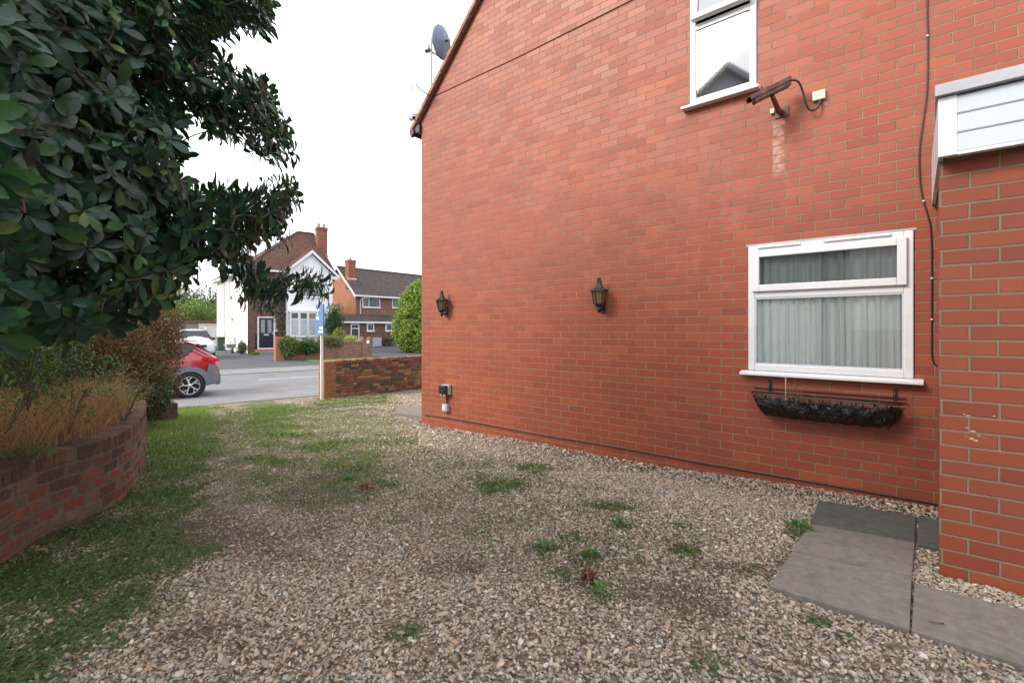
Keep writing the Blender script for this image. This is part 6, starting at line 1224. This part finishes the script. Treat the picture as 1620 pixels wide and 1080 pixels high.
# ---------------------------------------------------------------- cars
m_carred, t_, b_ = newmat('metallic_red_paint'); b_.inputs['Base Color'].default_value = (.36, .012, .022, 1); b_.inputs['Metallic'].default_value = .25; b_.inputs['Roughness'].default_value = .34; b_.inputs['Coat Weight'].default_value = 1; b_.inputs['Coat Roughness'].default_value = .05
m_carsilver, t_, b_ = newmat('pale_silver_paint'); b_.inputs['Base Color'].default_value = (.44, .50, .54, 1); b_.inputs['Metallic'].default_value = .35; b_.inputs['Roughness'].default_value = .35; b_.inputs['Coat Weight'].default_value = 1; b_.inputs['Coat Roughness'].default_value = .06
m_clad = simple('grey_cladding', (.15, .165, .20), .5, .06, 10, 80, .0003); m_tyre = simple('tyre_rubber', (.022, .022, .024), .85, .1, 20, 80, .001); m_alloy = simple('polished_alloy', (.62, .62, .64), .3, .05, 10, 30, 0, metal=.6)
m_carglass, t_, b_ = newmat('car_glass'); b_.inputs['Base Color'].default_value = (.015, .018, .022, 1); b_.inputs['Roughness'].default_value = .05
m_taillight, t_, b_ = newmat('red_lamp_lens'); b_.inputs['Base Color'].default_value = (.55, .01, .01, 1); b_.inputs['Roughness'].default_value = .12; b_.inputs['Coat Weight'].default_value = 1
m_headlight, t_, b_ = newmat('clear_lamp_lens'); b_.inputs['Base Color'].default_value = (.62, .66, .68, 1); b_.inputs['Roughness'].default_value = .1; b_.inputs['Coat Weight'].default_value = 1
m_amber, t_, b_ = newmat('amber_lens'); b_.inputs['Base Color'].default_value = (.65, .16, .02, 1); b_.inputs['Roughness'].default_value = .15
def car_shell(fr, st, W, zg):                     # st: x, z_bottom, z_belt, z_top, belt half width, roof half width; y centred
    sec = []
    for x, zb, zm, zt, hb, hr in st:
        s = [(0, zb), (hb - .10, zb), (hb - .015, zb + .10), (hb, zb + (zm - zb) * .5), (hb - .01, zb + (zm - zb) * .80), (hb - .045, zm), (hr + (hb - .045 - hr) * .12, zm + (zt - zm) * .80), (hr - .08, zt - .02 * (zt > zm + .05)), (0, zt + .012)]
        sec.append([(x, -y, z + zg) for y, z in s] + [(x, y, z + zg) for y, z in s[-2:0:-1]])
    return sec
def loft(mb, sec, skip=()):
    n = len(sec[0]); V = [v for s in sec for v in s]; fc = []
    for i in range(len(sec) - 1):
        for k in range(n): fc.append((i * n + k, i * n + (k + 1) % n, (i + 1) * n + (k + 1) % n, (i + 1) * n + k))
    fc += [tuple(range(n - 1, -1, -1)), tuple((len(sec) - 1) * n + k for k in range(n))]; mb.mesh(V, fc, True)
def wheel(fr, parent, x, y, zg, r, w_, side, alloy='y'):
    M = Matrix.Rotation(R(90), 4, 'X'); c = Vector((x, y, zg + r)); mb = MB(fr); s = side
    mb.lathe([(r * .70, -w_ / 2), (r * .94, -w_ / 2), (r, -w_ * .36), (r, w_ * .36), (r * .94, w_ / 2), (r * .70, w_ / 2), (r * .69, 0), (r * .70, -w_ / 2)], c, 36, M); wh = mb.build('wheel', m_tyre, parent)
    mb = MB(fr); yo = y + s * (w_ / 2 - .012); c2 = Vector((x, yo, zg + r)); mb.lathe([(r * .66, -.012), (r * .71, -.010), (r * .71, .010), (r * .66, .012), (r * .655, 0), (r * .66, -.012)], c2, 36, M)
    mb.lathe([(0, -.02), (r * .14, -.02), (r * .14, .02), (0, .02)], c2 + Vector((0, s * .01, 0)), 16, M)
    for k in range(5):
        a0 = 2 * math.pi * k / 5 + .35
        def P(rr, a_, d=.0): return Vector((x + rr * r * math.cos(a_), yo + s * d, zg + r + rr * r * math.sin(a_)))
        for (ra, aa, rb_, ab, hw_) in ((.10, a0, .67, a0 + .30, .017), (.40, a0 + .16, .67, a0 - .25, .012)):
            p, q = P(ra, aa, .012), P(rb_, ab, 0); d_ = (q - p).normalized(); nrm_ = Vector((-d_.z, 0, d_.x)) * hw_; mb.prism([p - nrm_, q - nrm_, q + nrm_, p + nrm_], (0, -s * .03, 0))
    mb.build('rim', m_alloy, wh)
    mb = MB(fr); mb.lathe([(0, 0), (r * .68, 0)], c + Vector((0, s * .02, 0)), 24, M); mb.lathe([(r * .42, .0), (r * .45, .0), (r * .45, .01), (r * .42, .01)], c + Vector((0, s * .05, 0)), 24, M); mb.build('brake_disc', m_black, wh)
# red car: rear three quarters visible; local x along the road, rear towards +x
wz = ROAD.onx(300, 632, 15.3); CR = Frame(*(ROAD.M @ Vector((wz.x, 15.3 + .9, 0)))[:2], 0, ROAD.deg); zg = float(ground_z(*(CR.M @ Vector((0, -.9, 0)))[:2])) + .006
car = thing('red_car', 'red hatchback with grey wheel arch cladding parked half on the pavement behind the hedge', 'car', CR.M @ Vector((-1.3, 0, zg)), ROAD.deg)
st = [(-3.42, .32, .62, .70, .62, .50), (-3.30, .24, .74, .80, .78, .66), (-2.9, .20, .86, .93, .88, .72), (-2.3, .20, .93, 1.02, .90, .74), (-2.05, .20, .95, 1.06, .90, .72), (-1.55, .20, .96, 1.40, .90, .62), (-1.2, .20, .97, 1.50, .90, .60), (-.6, .20, .99, 1.53, .90, .60), (-.05, .22, 1.02, 1.49, .90, .58), (.22, .24, 1.05, 1.42, .88, .56), (.50, .27, 1.04, 1.20, .85, .56), (.66, .30, .98, 1.06, .81, .60), (.70, .34, .92, .97, .78, .60)]
sec = car_shell(CR, st, .9, zg)
body = MB(CR); loft(body, sec); bo = body.build('body', m_carred, car)
sub = bo.modifiers.new('sub', 'SUBSURF'); sub.levels = 1; sub.render_levels = 1
def side_panel(fr, parent, name, poly, yfn, mat, th=.012, sides=(-1,)):
    for s in sides:
        mb = MB(fr); mb.prism([(x, s * (yfn(x, z) + .004), z + zg) for x, z in poly][::-1 if s > 0 else 1], (0, s * th, 0)); mb.build(name, mat, parent, bevel=.003)
yg = lambda x, z: .90 - .045 - max(0, z - 1.0) * .44
side_panel(CR, car, 'side_window', [(-1.0, 1.02), (-.62, 1.03), (-.60, 1.38), (-1.05, 1.38)], yg, m_carglass)
side_panel(CR, car, 'side_window', [(-.56, 1.04), (-.22, 1.05), (.02, 1.19), (-.20, 1.36), (-.56, 1.38)], yg, m_carglass)
mb = MB(CR); mb.mesh([(-.06, -.52, zg + 1.50), (-.06, .52, zg + 1.50), (.24, .55, zg + 1.46), (.24, -.55, zg + 1.46), (-.06, -.52, zg + 1.53), (-.06, .52, zg + 1.53), (.24, .55, zg + 1.48), (.24, -.55, zg + 1.48)], [(3, 2, 1, 0), (4, 5, 6, 7), (0, 1, 5, 4), (1, 2, 6, 5), (2, 3, 7, 6), (3, 0, 4, 7)]); mb.build('roof_spoiler', m_carred, car, bevel=.01)
mb = MB(CR); mb.mesh([(.24, -.54, zg + 1.42), (.24, .54, zg + 1.42), (.56, .60, zg + 1.12), (.56, -.60, zg + 1.12), (.20, -.54, zg + 1.40), (.20, .54, zg + 1.40), (.50, .60, zg + 1.10), (.50, -.60, zg + 1.10)], [(0, 3, 2, 1), (4, 5, 6, 7), (0, 1, 5, 4), (1, 2, 6, 5), (2, 3, 7, 6), (3, 0, 4, 7)]); mb.build('rear_window', m_carglass, car)
side_panel(CR, car, 'pillar_trim', [(-.02, 1.20), (.10, 1.28), (.44, 1.12), (.54, 1.05), (.30, 1.17), (.12, 1.36), (-.14, 1.46), (-.2, 1.42)], lambda x, z: .845 - max(0, z - 1.0) * .42, m_black)
def arch(fr, parent, cx, r0, r1, s, a0=0, a1=180, y=.9):
    mb = MB(fr); n = 18; po = [(cx + r1 * math.cos(R(a0 + (a1 - a0) * k / n)), zg + .335 + r1 * math.sin(R(a0 + (a1 - a0) * k / n))) for k in range(n + 1)]; pi = [(cx + r0 * math.cos(R(a0 + (a1 - a0) * k / n)), zg + .335 + r0 * math.sin(R(a0 + (a1 - a0) * k / n))) for k in range(n + 1)]
    for k in range(n):
        mb.prism([(po[k][0], s * (y - .012), po[k][1]), (po[k + 1][0], s * (y - .012), po[k + 1][1]), (pi[k + 1][0], s * (y + .004), pi[k + 1][1]), (pi[k][0], s * (y + .004), pi[k][1])], (0, s * .024, 0))
    mb.build('wheel_arch_trim', m_clad, parent)
for cxw in (0, -2.6):
    for s in (-1, 1):
        arch(CR, car, cxw, .36, .50, s); wheel(CR, car, cxw, s * .83, zg, .333, .22, s)
        mb = MB(CR); mb.lathe([(0, 0), (.365, 0), (.365, .01), (0, .01)], (cxw, s * .897, zg + .335), 28, Matrix.Rotation(R(90), 4, 'X')); mb.build('wheel_well', m_dark, car)
side_panel(CR, car, 'rear_bumper', [(.34, .30), (.60, .33), (.69, .45), (.70, .66), (.64, .82), (.44, .88), (.40, .70), (.40, .5)], lambda x, z: .895 - max(0, x - .40) * .30, m_clad, .012, (-1, 1))
mb = MB(CR); mb.box(.58, .735, -.80, .80, zg + .30, zg + .62); mb.build('bumper_bar', m_clad, car, bevel=.05)
mb = MB(CR); mb.box(.60, .75, -.66, .66, zg + .50, zg + .60); mb.build('bumper_insert', m_carred, car, bevel=.03)
side_panel(CR, car, 'tail_light', [(.26, 1.03), (.40, .96), (.68, .93), (.70, .99), (.52, 1.05), (.32, 1.075)], lambda x, z: .86 - max(0, x - .3) * .16, m_taillight, .012, (-1, 1))
side_panel(CR, car, 'lower_lamp', [(.56, .58), (.69, .57), (.70, .71), (.57, .75)], lambda x, z: .875 - max(0, x - .40) * .30, m_taillight, .018, (-1, 1))
side_panel(CR, car, 'indicator', [(.58, .60), (.66, .59), (.66, .66), (.59, .67)], lambda x, z: .895 - max(0, x - .40) * .30, m_amber, .016, (-1, 1))
side_panel(CR, car, 'sill_cladding', [(-2.1, .22), (-.5, .22), (-.5, .38), (-2.1, .36)], lambda x, z: .9, m_clad, .012, (-1, 1))
# silver car facing the road
cc = ROAD.M @ Vector((3.85, 33.6, 0)); CS = Frame(cc.x, cc.y, 0, ROAD.deg - 90); zg = float(ground_z(cc.x, cc.y)) + .012    # local +x points at the road
car2 = thing('silver_car', 'pale silver car facing the road on the drive in front of the garage', 'car', CS.M @ Vector((0, 0, zg)), ROAD.deg - 90)
st = [(-2.1, .34, .90, 1.0, .74, .6), (-1.95, .26, 1.0, 1.55, .84, .58), (-1.2, .22, 1.02, 1.66, .89, .62), (0.0, .22, 1.02, 1.67, .90, .63), (.45, .22, 1.02, 1.60, .90, .62), (1.05, .22, 1.02, 1.10, .90, .70), (1.3, .22, .97, 1.05, .89, .70), (1.85, .24, .88, .96, .86, .66), (2.08, .28, .74, .80, .80, .62), (2.16, .36, .62, .66, .72, .56)]
sec = car_shell(CS, st, .9, zg); body = MB(CS); loft(body, sec); bo = body.build('body', m_carsilver, car2); sub = bo.modifiers.new('sub', 'SUBSURF'); sub.levels = 1; sub.render_levels = 1
mb = MB(CS); mb.mesh([(1.06, -.76, zg + 1.10), (1.06, .76, zg + 1.10), (.50, .62, zg + 1.58), (.50, -.62, zg + 1.58), (1.00, -.76, zg + 1.06), (1.00, .76, zg + 1.06), (.44, .62, zg + 1.55), (.44, -.62, zg + 1.55)], [(0, 1, 2, 3), (7, 6, 5, 4), (0, 4, 5, 1), (1, 5, 6, 2), (2, 6, 7, 3), (3, 7, 4, 0)]); mb.build('windscreen', m_mirrorcar if False else m_carglass, car2)
for s in (-1, 1):
    mb = MB(CS); mb.mesh([(.95, s * .845, zg + 1.06), (-1.7, s * .845, zg + 1.06), (-1.6, s * .66, zg + 1.54), (.40, s * .665, zg + 1.54)], [(0, 1, 2, 3)]); mb.build('side_window', m_carglass, car2)
    mb = MB(CS); mb.prism([(1.93, s * .48, zg + .68), (1.93, s * .83, zg + .66), (1.90, s * .84, zg + .84), (1.95, s * .50, zg + .80)][::s], (.16, 0, .0)); mb.build('headlight', m_headlight, car2, bevel=.02)
    mb = MB(CS); mb.box(.72, .86, s * .92 - .10, s * .92 + .10, zg + 1.04, zg + 1.18); mb.build('door_mirror', m_black, car2, bevel=.04)
    mb = MB(CS); mb.tube([(-1.7, s * .58, zg + 1.62), (-1.5, s * .60, zg + 1.74), (.2, s * .60, zg + 1.74), (.42, s * .60, zg + 1.64)], .018, 6); mb.build('roof_rail', m_carsilver, car2)
    for xw in (1.32, -1.3): wheel(CS, car2, xw, s * .80, zg, .33, .2, s)
mb = MB(CS); mb.box(2.02, 2.17, -.42, .42, zg + .66, zg + .80); mb.build('grille', m_black, car2, bevel=.02)
mb = MB(CS); mb.box(2.06, 2.22, -.80, .80, zg + .32, zg + .56); mb.build('front_bumper', m_carsilver, car2, bevel=.06)
mb = MB(CS); mb.box(2.222, 2.235, -.26, .26, zg + .40, zg + .51); mb.build('number_plate', m_signwhite, car2)
